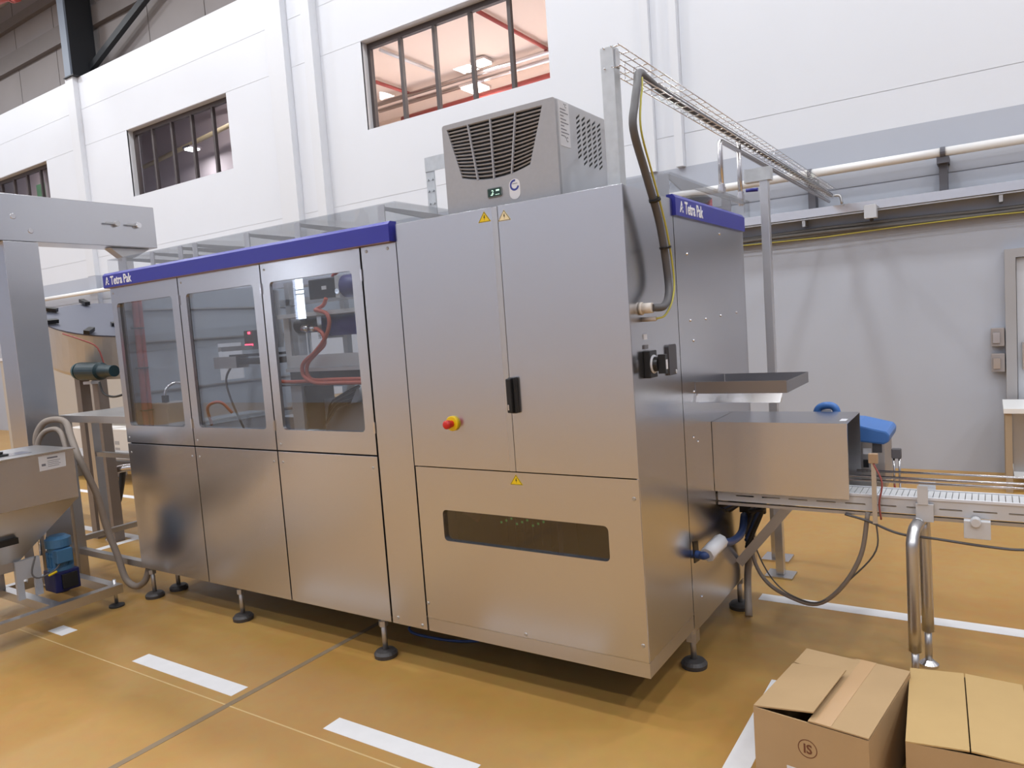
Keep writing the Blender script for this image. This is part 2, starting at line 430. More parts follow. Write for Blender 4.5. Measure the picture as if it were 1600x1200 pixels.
# roof ledge, cladding above the white wall
struct(MB().box((XL, YB + 0.02, 7.4), (XR, 6.4, 7.44)).build('trim_ledge', CORE))
cl = MB().box((XL, 6.12, 7.44), (XR, 6.2, ZC)).build('wall_upper', CLAD); struct(cl)
xx = XL
while xx < XR - 0.1:
    MB().box((xx + 0.012, 6.09, 7.45), (xx + 1.788, 6.12, ZC - 0.02)).build('cladding_sheet', CLAD, cl); xx += 1.8
for z0, z1 in ((8.62, 9.0), (9.55, 9.75)):
    MB().box((XL, 5.98, z0), (XR, 6.09, z1)).build('girt', GIRT, cl)
struct(MB().box((XL, YF, ZC), (XR, 6.3, ZC + 0.1)).build('ceiling', ROOF))
wf = MB()
SX0, SX1, SZ0, SZ1 = -14.92, -14.5, 2.33, 4.4
for a, b in ((XL, SX0), (SX1, XR)): wf.box((a, YF - 0.2, 0), (b, YF, ZC))
wf.box((SX0, YF - 0.2, 0), (SX1, YF, SZ0)); wf.box((SX0, YF - 0.2, SZ1), (SX1, YF, ZC))
wfo = struct(wf.build('wall_front', HALLW))
MB().box((XL + 0.1, YF, 1.75), (XR - 0.1, YF + 0.02, 2.3)).build('reflection_band', GREYW, wfo)  # unseen grey band, added so the steel fronts reflect a darker stripe
wn = MB().box((SX0, YF - 0.12, SZ0), (SX1, YF - 0.1, SZ1)).build('window_4', DAYLIGHT); struct(wn)
for z in (3.0, 3.12, 3.7): MB().box((SX0, YF - 0.1, z), (SX1, YF - 0.06, z + 0.03)).build('glazing_bar', FRAMEBR, wn)
struct(MB().box((XL - 0.2, YF, 0), (XL, 6.3, ZC)).build('wall_left', HALLW))
struct(MB().box((XR, YF, 0), (XR + 0.2, 6.3, ZC)).build('wall_right', mat('grey_side_wall', (0.33, 0.34, 0.39, 1), 0.6)))
# steel column and brace on top of the white wall
cb = thing('steel_column', 'dark steel roof column standing on the white wall top at upper left', 'column', (-14.54, 5.7, 7.45))
MB().box((-14.66, 5.42, 7.45), (-14.42, 5.46, ZC)).build('front_flange', mat('blue_grey_flange', (0.16, 0.19, 0.24, 1), 0.5), cb)
MB().box((-14.60, 5.46, 7.45), (-14.42, 5.97, ZC)).build('web', UNLITST, cb)
MB().box((-14.66, 5.97, 7.45), (-14.40, 5.975, ZC)).build('rear_flange', UNLITST, cb)
MB().box((-14.7, 5.40, 7.45), (-14.3, 5.97, 7.47)).build('base_plate', UNLITST, cb)
MB().bar((-14.42, 5.86, 7.72), (-11.6, 5.86, 8.72), 0.1, 0.13).build('diagonal_brace', UNLITST, cb)
rv = thing('red_pipe_valve', 'red fire pipe with flanges high up in the upper left corner', 'pipe', (-13.5, 4.0, 8.15))
MB().cyl((-14.6, 4.0, 8.42), (-12.9, 4.0, 8.22), 0.07, n=14).build('pipe', REDPIPE, rv)
MB().lathe((-13.35, 4.0, 8.27), (1, 0, -0.118), [(-0.05, 0.13), (0.0, 0.13), (0.0, 0.1), (0.03, 0.1), (0.03, 0.13), (0.08, 0.13)], 16).build('flange', REDPIPE, rv)
MB().tube([(-13.8, 4.0, 8.32), (-13.8, 4.0, 8.7), (-13.8, 4.0, ZC)], 0.02, 8).build('hanger_rod', RUBBER, rv)
# mezzanine contents: pipes, lamps, sign
def simple(mb, name, m, label, cat, group=None): return tag(mb.build(name, m), label, cat, group)
simple(MB().cyl((-9.5, 9.9, 6.40), (-1.75, 9.9, 6.46), 0.07, n=12), 'sprinkler_pipe', REDPIPE, 'thick red pipe crossing low behind the lit peach window', 'pipe')
simple(MB().cyl((-5.43, 7.1, 6.68), (-5.43, 10.3, 6.68), 0.035, n=10), 'sprinkler_pipe', REDPIPE, 'thin red pipe under the ceiling at right of the peach window', 'pipe')
simple(MB().cyl((-8.75, 8.3, 6.66), (-8.75, 9.4, 6.66), 0.035, n=10), 'sprinkler_pipe', REDPIPE, 'short thin red pipe at the left edge of the peach window', 'pipe')
simple(MB().cyl((-7.6, 7.2, 6.68), (-7.6, 8.7, 6.68), 0.03, n=10), 'ceiling_pipe', GALV, 'thin grey conduit on the ceiling at left of the peach window', 'pipe')
for k, (y, z) in enumerate(((9.2, 6.60), (9.38, 6.53))):
    simple(MB().cyl((-9.7, y, z), (-1.75, y, z), 0.045, n=10), 'ceiling_pipe', PIPEST, ('upper', 'lower')[k] + ' pale steel pipe under the ceiling behind the peach window', 'pipe')
def lampbox(x, y, z, s, m, label):
    t = thing('ceiling_lamp', label, 'lamp', (x, y, z))
    MB().box((x - s - 0.03, y - s - 0.03, z + 0.03), (x + s + 0.03, y + s + 0.03, z + 0.08)).build('housing', PIPEST, t)
    MB().box((x - s, y - s, z), (x + s, y + s, z + 0.03)).build('diffuser', m, t)
lampbox(-6.68, 8.97, 6.65, 0.13, LAMPW, 'square glowing ceiling lamp behind the peach lit window')
lampbox(-7.2, 9.45, 6.42, 0.2, LAMPW, 'larger low glowing lamp near the red pipe behind the peach window')
lampbox(-13.3, 7.25, 6.04, 0.11, LAMPC, 'small bright lamp behind the dim window at left')
simple(MB().cyl((-15.6, 7.5, 6.12), (-12.2, 7.5, 6.42), 0.05, n=10), 'ceiling_pipe', mat('cream_pipe', lin(190, 175, 140), 0.5), 'cream pipe slanting behind the dim window at left', 'pipe')
simple(MB().cyl((-15.8, 7.5, 7.02), (-9.6, 7.5, 6.92), 0.04, n=10), 'ceiling_pipe', WPIPE, 'thin pale pipe near the ceiling behind the dim window at left', 'pipe')
simple(MB().cyl((-25.5, 7.0, 6.75), (-16.9, 7.2, 6.8), 0.05, n=10), 'ceiling_pipe', WPIPE, 'white pipe behind the half hidden window at far left', 'pipe')
simple(MB().box((-20.9, 7.5, 6.2), (-20.2, 7.6, 6.55)), 'exit_sign', EXITG, 'dull green sign hanging behind the window at far left', 'sign')

# ------------------------------------------------------------------ wall services
wp = thing('white_pipe', 'thick white lagged pipe along the grey wall', 'pipe', (0, 5.35, 3.05))
for a, b in ((-24, -18.6), (-18.58, -12.6), (-12.58, -6.6), (-6.58, -0.31), (-0.29, 0.86), (0.88, 9.3)):
    MB().cyl((a, 5.35, 3.06), (b, 5.35, 3.06), 0.043, n=16).build('pipe_length', WPIPE, wp)
for x in (-18.6, -12.6, -6.6, -0.3, 0.87, 2.2, 3.6):
    MB().box((x - 0.035, 5.40, 2.70), (x + 0.035, 5.54, 2.98)).box((x - 0.05, 5.33, 2.96), (x + 0.05, 5.54, 3.018)).lathe((x, 5.35, 3.06), (1, 0, 0), [(-0.02, 0.05), (0.02, 0.05)], 14).build('pipe_bracket', mat('dark_bracket', (0.1, 0.1, 0.12, 1), 0.5) if x == -18.6 else MATS['dark_bracket'], wp)
WALLCAB = mat('dusty_grey_sheath', lin(112, 108, 104), 0.55)
ct = thing('cable_trunking', 'stainless cable trunking along the wall under the white pipe', 'trunking', (0, 5.4, 2.62))
MB().prism([(5.36, 2.71), (5.39, 2.71), (5.39, 2.645), (5.51, 2.645), (5.51, 2.71), (5.535, 2.71), (5.535, 2.625), (5.36, 2.625)], 'x', -14.2, 9.4).build('channel', POLISH, ct)
MB().box((-14.2, 5.37, 2.605), (9.4, 5.39, 2.617)).build('lower_rail', STEEL3, ct)
for k in range(14):
    x = -14 + k * 1.7; MB().box((x, 5.38, 2.54), (x + 0.03, 5.535, 2.604)).build('support_arm', STEEL3, ct)
for k, (z, r, y) in enumerate(((2.47, 0.024, 5.50), (2.445, 0.02, 5.48), (2.495, 0.02, 5.49), (2.46, 0.018, 5.46))):
    pts = [(-10 + i * 0.7, y, z + 0.012 * math.sin(i * 1.3 + k)) for i in range(28)]
    simple(MB().tube(pts, r, 8), 'wall_cable', WALLCAB, ('thickest', 'lowest', 'uppermost', 'thinnest and foremost')[k] + ' dark cable of the bundle on the grey wall under the trunking', 'cable', 'dark cables bundled under the wall trunking')
pts = [(-10 + i * 0.7, 5.44, 2.425 + 0.012 * math.sin(i * 1.7)) for i in range(28)]
simple(MB().tube(pts, 0.0065, 6), 'earth_cable', YCABLE, 'thin yellow cable along the bottom of the wall cable bundle', 'cable')
jb = thing('junction_box', 'pale grey junction box under the wall trunking at right', 'junction box', (0.26, 5.3, 2.53))
MB().box((0.205, 5.24, 2.53), (0.31, 5.355, 2.655)).build('box', ACSIDE, jb, 0.004)
MB().box((0.203, 5.232, 2.528), (0.312, 5.242, 2.657)).build('cover', ACSIDE, jb, 0.003)
MB().cyl((0.26, 5.3, 2.50), (0.26, 5.3, 2.53), 0.018).build('cable_gland', RUBBER, jb)
# door at the right
dr = MB().box((1.335, 5.44, 0), (1.42, 5.56, 2.03)).box((2.42, 5.44, 0), (2.5, 5.56, 2.03)).box((1.335, 5.44, 2.03), (2.5, 5.56, 2.11)).build('door_1', mat('door_frame_grey', (0.36, 0.35, 0.36, 1), 0.5)); struct(dr)
lf = MB().box((1.425, 5.48, 0.01), (2.415, 5.53, 2.025)).build('door_leaf', ACSIDE, dr)
MB().box((1.46, 5.45, 1.0), (1.56, 5.48, 1.25)).build('lock_plate', PIPEST, lf)
for z, lb in ((1.22, 'upper'), (0.98, 'lower')):
    t = thing('wall_switch', lb + ' of two grey control boxes beside the door frame at right', 'switch', (1.265, 5.47, z))
    MB().box((1.22, 5.44, z), (1.325, 5.54, z + 0.17)).build('box', mat('warm_grey_box_' + lb, lin(150, 142, 140), 0.5), t, 0.005)
    MB().box((1.235, 5.43, z + 0.03), (1.29, 5.44, z + 0.13)).build('plate', PIPEST, t)
wk = thing('steel_bench', 'steel bench with a pale top at the right edge by the door', 'bench', (1.75, 5.0, 0))
MB().box((1.30, 4.7, 0.69), (2.6, 5.36, 0.73)).build('bench_top', WPIPE, wk)
for x in (1.31, 2.54):
    for y in (4.72, 5.30): MB().box((x, y, 0), (x + 0.05, y + 0.05, 0.69)).build('leg', mat('tan_leg_%.2f_%.2f' % (x, y), lin(170, 150, 125), 0.5), wk)
MB().box((1.37, 4.75, 0.12), (2.53, 5.3, 0.14)).build('shelf', WPIPE, wk)
MB().box((1.37, 4.95, 0.14), (2.53, 4.97, 0.69)).build('back_sheet', STEEL3, wk)

# ------------------------------------------------------------------ the packing machine
PM = thing('packing_machine', 'long stainless packing machine with three glazed doors and blue fascia', 'packing machine', (-1.9, 0.85, 0))
X0, X1, X2, X3, X4 = -3.85, -3.057, -2.253, -1.46, -1.21   # door seams; X4 = cabinet edge
ZB, ZST, ZJ, ZJC, ZT = 0.215, 0.283, 1.109, 1.070, 2.265
g = 0.005
fr = MB()
for x in (X0 + 0.012, X1 - 0.02, X2 - 0.02, X3 - 0.02, X4 - 0.06): fr.box((x, 0.022, ZB + 0.02), (x + 0.04, 0.06, 2.19))
fr.box((X0 + 0.012, 0.024, ZJ - 0.03), (X4 - 0.02, 0.058, ZJ + 0.03)); fr.box((X0 + 0.012, 0.024, 2.14), (X4 - 0.02, 0.058, 2.19))
fr.build('front_frame', DARKGAP, PM)
MB().box((X0 + 0.01, 0.06, ZB), (X4 - 0.02, 1.69, ZB + 0.03)).build('floor_pan', STEEL3, PM)
xs = [(X0, X1), (X1, X2), (X2, X3)]
for i, (a, b) in enumerate(xs):
    a += g; b -= g
    wx0, wx1 = ((-3.785, -3.137), (-2.983, -2.33), (-2.183, -1.533))[i]
    d = MB().prism(rect(a, ZJ + 0.006, b, 2.185), 'y', 0.0, 0.02, [rrect(wx0, 1.234, wx1, 2.077, 0.025)]).build('upper_door', STEEL, PM)
    MB().prism(rrect(wx0 - 0.02, 1.214, wx1 + 0.02, 2.097, 0.025), 'y', 0.0205, 0.0255).build('pane', DOORGL, d)
    for z in (1.229, 2.015):
        MB().box((b - 0.001, -0.008, z), (b + 0.009, 0.004, z + 0.06)).build('hinge', POLISH, d)
    sc = MB()
    for sx in (a + 0.03,):
        for z in (1.15, 2.15): sc.lathe((sx, 0, z), (0, -1, 0), [(0, 0.008), (0.003, 0.006)], 8)
    sc.build('screws', STEEL3, d, kind='stuff')
    p = MB().box((a, 0.0, ZB), (b, 0.02, ZJ - 0.003)).build('lower_panel', STEEL, PM, 0.0015)
    sc = MB()
    for sx in (a + 0.035, b - 0.035): sc.lathe((sx, 0, 1.045), (0, -1, 0), [(0, 0.008), (0.003, 0.006)], 8)
    sc.build('screws', STEEL3, p, kind='stuff')
p = MB().box((X3 + g + 0.002, 0.0, ZB), (X4 - 0.006, 0.02, 2.185)).build('column_panel', STEEL, PM, 0.0015)
sc = MB()
for sx, z in ((-1.417, 2.161), (-1.273, 2.16), (-1.414, 0.249), (-1.249, 0.235)): sc.lathe((sx, 0, z), (0, -1, 0), [(0, 0.009), (0.004, 0.007)], 8)
sc.build('screws', STEEL3, p, kind='stuff')
# blue fascia on the front, with its lettering and emblem
def emblem(parent, loc, R, s):
    mb = MB()
    tmp = MB().prism([(0, 0), (0.40, 1.0), (0.52, 1.0), (0.66, 0.66), (0.5, 0.56), (0.42, 0.74), (0.2, 0.0)], 'z', 0, 0.0016 / s)
    tmp.prism([(0.30, 0.32), (0.44, 0.46), (0.58, 0.32), (0.44, 0.18)], 'z', 0, 0.0016 / s)
    tmp.prism([(0.60, 0.50), (0.70, 0.58), (0.80, 0.44), (0.70, 0.36)], 'z', 0, 0.0016 / s)
    tmp.prism([(0.62, 0.0), (0.64, 0.2), (0.80, 0.22), (0.86, 0.0)], 'z', 0, 0.0016 / s)
    mb.add([Vector(loc) + R @ (v * s) for v in tmp.v], tmp.f)
    mb.build('emblem', WHITEINK, parent)
fa = MB().prism([(-0.03, 2.19), (-0.03, 2.272), (-0.014, 2.288), (0.03, 2.288), (0.03, 2.19)], 'x', -3.87, -1.228).build('fascia', BLUE, PM)
MB().box((-3.868, -0.0275, 2.186), (-1.231, 0.02, 2.19)).build('fascia_edge', mat('coppery_edge', lin(150, 120, 125), 0.4, 0.6), fa)
emblem(fa, (-3.838, -0.0305, 2.208), FRONT, 0.052)
text('Tetra Pak', 0.080, (-3.772, -0.031, 2.206), FRONT, WHITEINK, fa, sx=0.80, weight=0.0017)
# electrical cabinet
cs = MB()
cs.box((X4 + 0.002, 0.02, ZB), (X4 + 0.014, 0.545, ZT)).box((-0.012, 0.004, ZST + 0.002), (0, 0.545, ZT)).box((X4 + 0.014, 0.533, ZB), (-0.012, 0.545, ZT)).box((X4 + 0.002, 0.02, ZT - 0.012), (-0.012, 0.533, ZT)).box((X4 + 0.014, 0.02, ZB), (-0.012, 0.533, ZB + 0.012))
cs.build('cabinet_shell', STEEL, PM)
MB().box((X4 + 0.004, 0.002, ZB), (-0.001, 0.02, ZST - 0.001)).box((-0.018, 0.02, ZB), (-0.001, 0.545, ZST)).build('plinth_strip', STEEL2, PM)
dl = MB().box((X4 + 0.001, -0.002, ZJC + 0.002), (-0.634, 0.018, ZT + 0.003)).build('cabinet_door', STEEL, PM, 0.0012)
dr_ = MB().box((-0.602, -0.002, ZJC + 0.002), (-0.001, 0.018, ZT + 0.003)).build('cabinet_door', STEEL, PM, 0.0012)
MB().box((-0.633, -0.004, ZJC + 0.002), (-0.603, 0.016, ZT + 0.001)).build('door_strip', STEEL2, PM, 0.001)
MB().box((-0.597, -0.026, 1.343), (-0.561, -0.002, 1.505)).build('handle_plate', BLACK, dr_, 0.004)
MB().obox((-0.585, -0.035, 1.424), (0.026, 0.02, 0.155), Matrix.Identity(3)).build('handle', BLACK, dr_, 0.006)
MB().box((-0.592, -0.0475, 1.36), (-0.585, -0.0445, 1.385)).build('key_slot', POLISH, dr_)
# emergency stop
MB().lathe((-0.943, -0.002, 1.29), (0, -1, 0), [(0, 0.036), (0.012, 0.036), (0.014, 0.033)], 28).build('emergency_stop_collar', YELLOW, dl)
MB().lathe((-0.943, -0.016, 1.29), (0, -1, 0), [(0, 0.016), (0.022, 0.016), (0.024, 0.021), (0.042, 0.021), (0.049, 0.015), (0.051, 0.004)], 24).build('emergency_stop_button', RED, dl)
def warn(parent, cx, z0, m, y=-0.0022, h=0.048):
    wd = h * 1.32 / 2 * 1.1
    t = MB().prism([(cx - wd, z0), (cx + wd, z0), (cx, z0 + h)], 'y', y - 0.001, y).build('warning_sign', m, parent)
    o = MB()
    i = 0.82; zc = z0 + h / 3
    outer = [(cx - wd * .93, zc + (z0 - zc) * .93), (cx + wd * .93, zc + (z0 - zc) * .93), (cx, zc + (z0 + h - zc) * .93)]
    inner = [(cx - wd * i, zc + (z0 - zc) * i), (cx + wd * i, zc + (z0 - zc) * i), (cx, zc + (z0 + h - zc) * i)]
    o.prism(outer, 'y', y - 0.0014, y - 0.001, [inner])
    k = h / 0.05
    o.prism([(cx - 0.001 * k, z0 + 0.032 * k), (cx + 0.004 * k, z0 + 0.032 * k), (cx + 0.001 * k, z0 + 0.024 * k), (cx + 0.005 * k, z0 + 0.0245 * k), (cx - 0.001 * k, z0 + 0.006 * k), (cx + 0.0005 * k, z0 + 0.019 * k), (cx - 0.004 * k, z0 + 0.0185 * k)], 'y', y - 0.0014, y - 0.001)
    o.build('warning_symbol', mat('dark_symbol_ink', lin(70, 62, 30), 0.6) if 'dark_symbol_ink' not in MATS else MATS['dark_symbol_ink'], t)
warn(dl, -0.675, 2.207, YELLOW); warn(dr_, -0.568, 2.199, PALEY)
# lower access panel with the smoked slot
lp = MB().prism(rect(X4 + 0.004, ZST + 0.001, -0.003, ZJC - 0.003), 'y', 0.0, 0.018, [rrect(-1.055, 0.702, -0.155, 0.858, 0.022)]).build('access_panel', STEEL, PM)
warn(lp, -0.606, 1.010, YELLOW, y=-0.0002)
MB().prism(rrect(-1.07, 0.687, -0.14, 0.873, 0.022), 'y', 0.0185, 0.0225).build('smoked_pane', SMOKE, lp)
sc = MB()
for sx, z in ((-0.016, 0.986), (-0.014, 0.356), (-0.602, 0.3), (-1.185, 0.361)): sc.lathe((sx - 0.012, 0, z), (0, -1, 0), [(0, 0.009), (0.004, 0.007)], 10)
sc.build('screws', STEEL3, lp, kind='stuff')
# what shows through the slot
MB().box((X4 + 0.03, 0.30, 0.5), (-0.03, 0.31, 1.03)).build('mounting_plate', mat('brown_grey_plate', (0.06, 0.05, 0.045, 1), 0.6), PM)
for k in range(6): MB().box((-0.86 + k * 0.05, 0.2, 0.66), (-0.815 + k * 0.05, 0.3, 0.79)).build('drive_module', BLACK, PM)
lg = MB()
for k in range(9): lg.box((-0.85 + k * 0.031, 0.196, 0.755 + 0.012 * ((k * 7) % 3)), (-0.841 + k * 0.031, 0.2, 0.765 + 0.012 * ((k * 7) % 3)))
lg.build('status_leds', LED_G, PM, kind='stuff')
for k in range(4): MB().tube([(-1.08 + k * 0.025, 0.22, 0.95), (-1.06 + k * 0.03, 0.16, 0.83 - 0.012 * k), (-0.99 + k * 0.012, 0.15, 0.80 - 0.01 * k), (-0.93, 0.16, 0.82), (-0.9, 0.22, 0.94)], 0.007, 6, 4).build('red_wire', REDHOSE, PM)
MB().box((-0.50, 0.16, 0.52), (-0.475, 0.3, 1.0)).build('wire_duct', ACSIDE, PM)
# end face: side fittings of the cabinet
MB().cyl((0, 0.11, 1.768), (0.055, 0.11, 1.768), 0.022, n=14).cyl((0, 0.11, 1.768), (0.012, 0.11, 1.768), 0.027, n=8).build('cable_gland', mat('white_gland', lin(225, 215, 205), 0.5), PM)
MB().cyl((0, 0.13, 1.722), (0.06, 0.13, 1.722), 0.010, n=10).build('small_cable_gland', mat('grey_gland', lin(200, 190, 182), 0.5), PM)
sw = MB().box((0, 0.115, 1.475), (0.028, 0.195, 1.59)).build('main_switch', BLACK, PM, 0.004)
MB().lathe((0.028, 0.155, 1.532), (1, 0, 0), [(0, 0.04), (0.004, 0.04), (0.004, 0.034), (0.006, 0.034)], 20).build('switch_ring', LABEL, sw)
MB().lathe((0.034, 0.155, 1.532), (1, 0, 0), [(0, 0.032), (0.018, 0.03)], 18).box((0.052, 0.142, 1.492), (0.085, 0.168, 1.572)).build('switch_knob', BLACK, sw)
MB().box((0.0852, 0.146, 1.51), (0.0868, 0.164, 1.55)).build('switch_label', LABEL, sw)
MB().box((0, 0.125, 1.638), (0.004, 0.158, 1.66)).build('name_plate', LABEL, PM)
MB().box((0, 0.122, 1.598), (0.006, 0.158, 1.615)).build('name_plate', mat('grey_plate', lin(120, 118, 122), 0.5), PM)
lt = MB().prism(rrect(0.375, 1.462, 0.47, 1.60, 0.012), 'x', 0, 0.012).build('latch', mat('dark_latch', lin(92, 90, 94), 0.4, 0.5), PM)
MB().cyl((0.012, 0.45, 1.475), (0.016, 0.45, 1.475), 0.009).build('latch_screw', POLISH, lt)
# end panel, back, left end
EP0, EP1 = 0.552, 1.70
MB().box((-0.02, EP0 + 0.006, 0.19), (-0.002, EP1, 2.205)).build('end_panel', STEEL, PM, 0.0015)
MB().box((-0.03, 0.546, 0.22), (-0.006, 0.551, 2.2)).build('corner_post', DARKGAP, PM)
MB().box((-0.012, 0.552, 0.19), (0.0005, 0.557, 2.19)).build('seam_highlight', POLISH, PM)  # bright strip added to stand for the highlight along the cabinet seam
MB().prism(rect(X0 + 0.02, ZB, -0.021, 2.2), 'y', EP1 - 0.02, EP1, [rect(-3.80, 1.42, -3.2, 1.80), rect(-3.80, 1.12, -3.45, 1.32)]).build('back_panel', INNER, PM)
lpn = MB().prism(rect(0.021, ZB, EP1 - 0.021, 2.19), 'x', X0, X0 + 0.012, [rect(0.785, 1.47, 1.005, 1.757)]).build('left_end_panel', INNER, PM)
for z in (1.165, 1.44, 1.80, 2.03): MB().box((X0 + 0.0125, 0.03, z), (X0 + 0.026, EP1 - 0.03, z + 0.012)).build('panel_rib', STEEL3, PM)
for y in (0.60, 1.25): MB().box((X0 + 0.0125, y, 0.3), (X0 + 0.02, y + 0.012, 1.16)).build('panel_rib', STEEL3, PM)
MB().box((X4 - 0.03, 0.07, ZB + 0.03), (X4 - 0.012, EP1 - 0.03, 2.18)).build('inner_divider', STEEL3, PM)
ef = MB().prism([(0.012, 2.19), (0.012, 2.272), (0.0, 2.288), (-0.03, 2.288), (-0.03, 2.19)], 'y', 0.552, 1.69)
fe = MB(); fe.add([Vector((v.x, v.y, v.z)) for v in MB().prism([(0, 0)] * 0 or [(-0.03, 2.19), (0.014, 2.19), (0.014, 2.272), (0.0, 2.288), (-0.03, 2.288)], 'y', 0.553, 1.69).v], MB().prism([(-0.03, 2.19), (0.014, 2.19), (0.014, 2.272), (0.0, 2.288), (-0.03, 2.288)], 'y', 0.553, 1.69).f)
fe = fe.build('fascia', BLUE, PM)
emblem(fe, (0.0145, 0.605, 2.208), SIDE, 0.052)
text('Tetra Pak', 0.080, (0.015, 0.672, 2.206), SIDE, WHITEINK, fe, sx=0.82, weight=0.0017)
sc = MB()
for y, z in ((0.72, 2.02), (0.72, 1.70), (0.72, 1.35), (0.95, 1.70), (1.2, 1.71), (1.5, 1.72), (0.75, 1.60), (0.68, 1.13), (0.74, 1.10), (0.68, 0.33), (1.25, 2.15)): sc.lathe((-0.002, y, z), (1, 0, 0), [(0, 0.008), (0.005, 0.006)], 8)
sc.build('screws', PIPEST, PM, kind='stuff')
# feet
def foot(x, y, ztop):
    f = MB().cyl((x, y, 0.02), (x, y, ztop), 0.0145, n=12).lathe((x, y, ztop - 0.045), (0, 0, 1), [(0, 0.026), (0.03, 0.026)], 6).build('foot', STEEL3, PM)
    MB().lathe((x, y, 0), (0, 0, 1), [(0, 0.062), (0.02, 0.064), (0.034, 0.052), (0.04, 0.02)], 24).build('foot_pad', DKFOOT, f)
for x in (-3.77, -2.78, -1.555): foot(x, 0.03, ZB)
for x, y in ((-0.03, 0.60), (-0.03, 1.40), (-3.75, 0.20), (-3.75, 1.6), (-2.0, 1.6)): foot(x, y, ZB - 0.02)
MB().box((-0.055, 0.575, 0.13), (-0.004, 0.626, 0.30)).build('corner_leg', STEEL2, PM)
# clear top covers with their brackets
tc = MB()
tc.box((-3.90, 0.03, 2.289), (-1.225, 0.034, 2.388)).box((-3.90, 0.034, 2.384), (-1.225, 1.45, 2.388)).box((-1.229, 0.034, 2.289), (-1.225, 1.45, 2.384))
tc.build('top_cover', CLEAR, PM)
for x in (-3.72, -3.385, -3.07, -2.915, -2.41, -1.975, -1.35):
    b = MB().box((x, 0.036, 2.19), (x + 0.045, 0.042, 2.382)).build('cover_bracket', STEEL2, PM)
    MB().prism([(0.042, 2.382), (0.62, 2.382), (0.62, 2.28), (0.56, 2.28), (0.50, 2.345), (0.042, 2.365)], 'x', x, x + 0.006).build('bracket_arm', STEEL3, b)
tc = MB().box((-0.5, 0.60, 2.395), (-0.02, 1.95, 2.40)).box((-0.024, 0.60, 2.30), (-0.02, 1.95, 2.395)).box((-0.5, 0.60, 2.29), (-0.024, 0.604, 2.395))
tc.build('top_cover', CLEAR, PM)
b = MB().box((-0.09, 0.607, 2.2), (-0.035, 0.613, 2.394)).build('cover_bracket', STEEL2, PM)
MB().prism([(0.613, 2.394), (1.9, 2.394), (1.9, 2.375), (1.0, 2.365), (0.8, 2.335), (0.613, 2.375)], 'x', -0.045, -0.037).build('bracket_arm', STEEL3, b)
b = MB().box((-0.09, 1.60, 2.2), (-0.035, 1.606, 2.394)).build('cover_bracket', STEEL2, PM)
MB().lathe((-0.16, 1.25, 2.25), (0, 0, 1), [(0, 0.05), (0.06, 0.06), (0.1, 0.12), (0.115, 0.10)], 16).build('pneumatic_cap', BLACK, PM)
MB().cyl((-0.08, 1.33, 2.2), (-0.08, 1.33, 2.36), 0.02, n=10).build('red_valve', RED, PM)
MB().box((-1.18, 0.56, 2.2), (-0.03, 1.68, 2.21)).build('roof_plate', STEEL3, PM)
# ---- mechanisms seen through the glazed doors
MB().tube([(-3.79, 0.11, 0.5), (-3.79, 0.115, 1.2), (-3.79, 0.125, 1.7), (-3.79, 0.13, 2.15)], 0.02, 10, 4).build('red_hose', REDHOSE, PM)
MB().tube([(-3.79, 0.155, 0.5), (-3.79, 0.155, 1.2), (-3.79, 0.16, 1.7), (-3.79, 0.165, 2.15)], 0.016, 10, 4).build('red_hose', REDHOSE, PM)
tie = MB()
for z in (1.32, 1.62, 1.9): tie.lathe((-3.79, 0.13, z), (0, 0, 1), [(0, 0.045), (0.008, 0.045)], 10)
tie.build('hose_ties', BLACK, PM, kind='stuff')
MB().box((-3.80, 0.17, 0.9), (-3.6, 0.36, 1.365)).build('control_box', mat('beige_grey_box', lin(168, 160, 156), 0.5), PM, 0.004)
MB().tube([(-3.66, 0.2, 1.365), (-3.66, 0.2, 1.43), (-3.66, 0.23, 1.48), (-3.66, 0.30, 1.50), (-3.66, 0.36, 1.47)], 0.011, 8, 4).build('silver_elbow', POLISH, PM)
MB().box((-3.68, 0.185, 1.37), (-3.64, 0.215, 1.42)).build('valve_block', BLACK, PM)
for k, (y0, y1) in enumerate(((0.2, 0.62), (0.66, 0.70))): MB().box((-3.0, y0, 1.7), (-2.96, y1, 1.73) if k == 0 else (-2.96, y1, 2.1)).build('guide_rail', STEEL3, PM)
MB().box((-3.05, 0.445, 1.70), (-2.95, 0.56, 1.83)).build('sensor_box', mat('sensor_grey', lin(96, 92, 98), 0.5), PM, 0.004)
MB().box((-3.0, 0.44, 1.805), (-2.98, 0.445, 1.82)).box((-3.04, 0.44, 1.722), (-2.96, 0.445, 1.738)).build('sensor_leds', LED_R, PM, kind='stuff')
MB().box((-3.25, 0.42, 1.60), (-2.70, 0.52, 1.64)).box((-3.2, 0.42, 1.655), (-2.70, 0.50, 1.672)).build('transfer_rail', mat('black_rail', (0.05, 0.05, 0.055, 1), 0.4, 0.5), PM)
MB().box((-3.35, 0.40, 1.58), (-3.1, 0.5, 1.66)).build('gripper', STEEL3, PM)
MB().tube([(-3.22, 0.45, 1.6), (-3.3, 0.45, 1.5), (-3.28, 0.46, 1.35), (-3.2, 0.5, 1.1)], 0.008, 6, 5).build('grey_hose', CABLEG, PM)
MB().tube([(-3.3, 0.3, 1.2), (-3.25, 0.25, 1.33), (-3.15, 0.28, 1.36), (-3.1, 0.33, 1.28)], 0.01, 8, 5).build('orange_hose', ORANGE, PM)
MB().box((-3.1, 0.7, 0.9), (-2.6, 1.1, 1.2)).build('lower_housing', mat('grey_blue_housing', lin(130, 136, 148), 0.5), PM, 0.005)
MB().box((-2.9, 0.9, 1.0), (-2.4, 1.3, 1.32)).build('product_carton', CARDB, PM, 0.002)
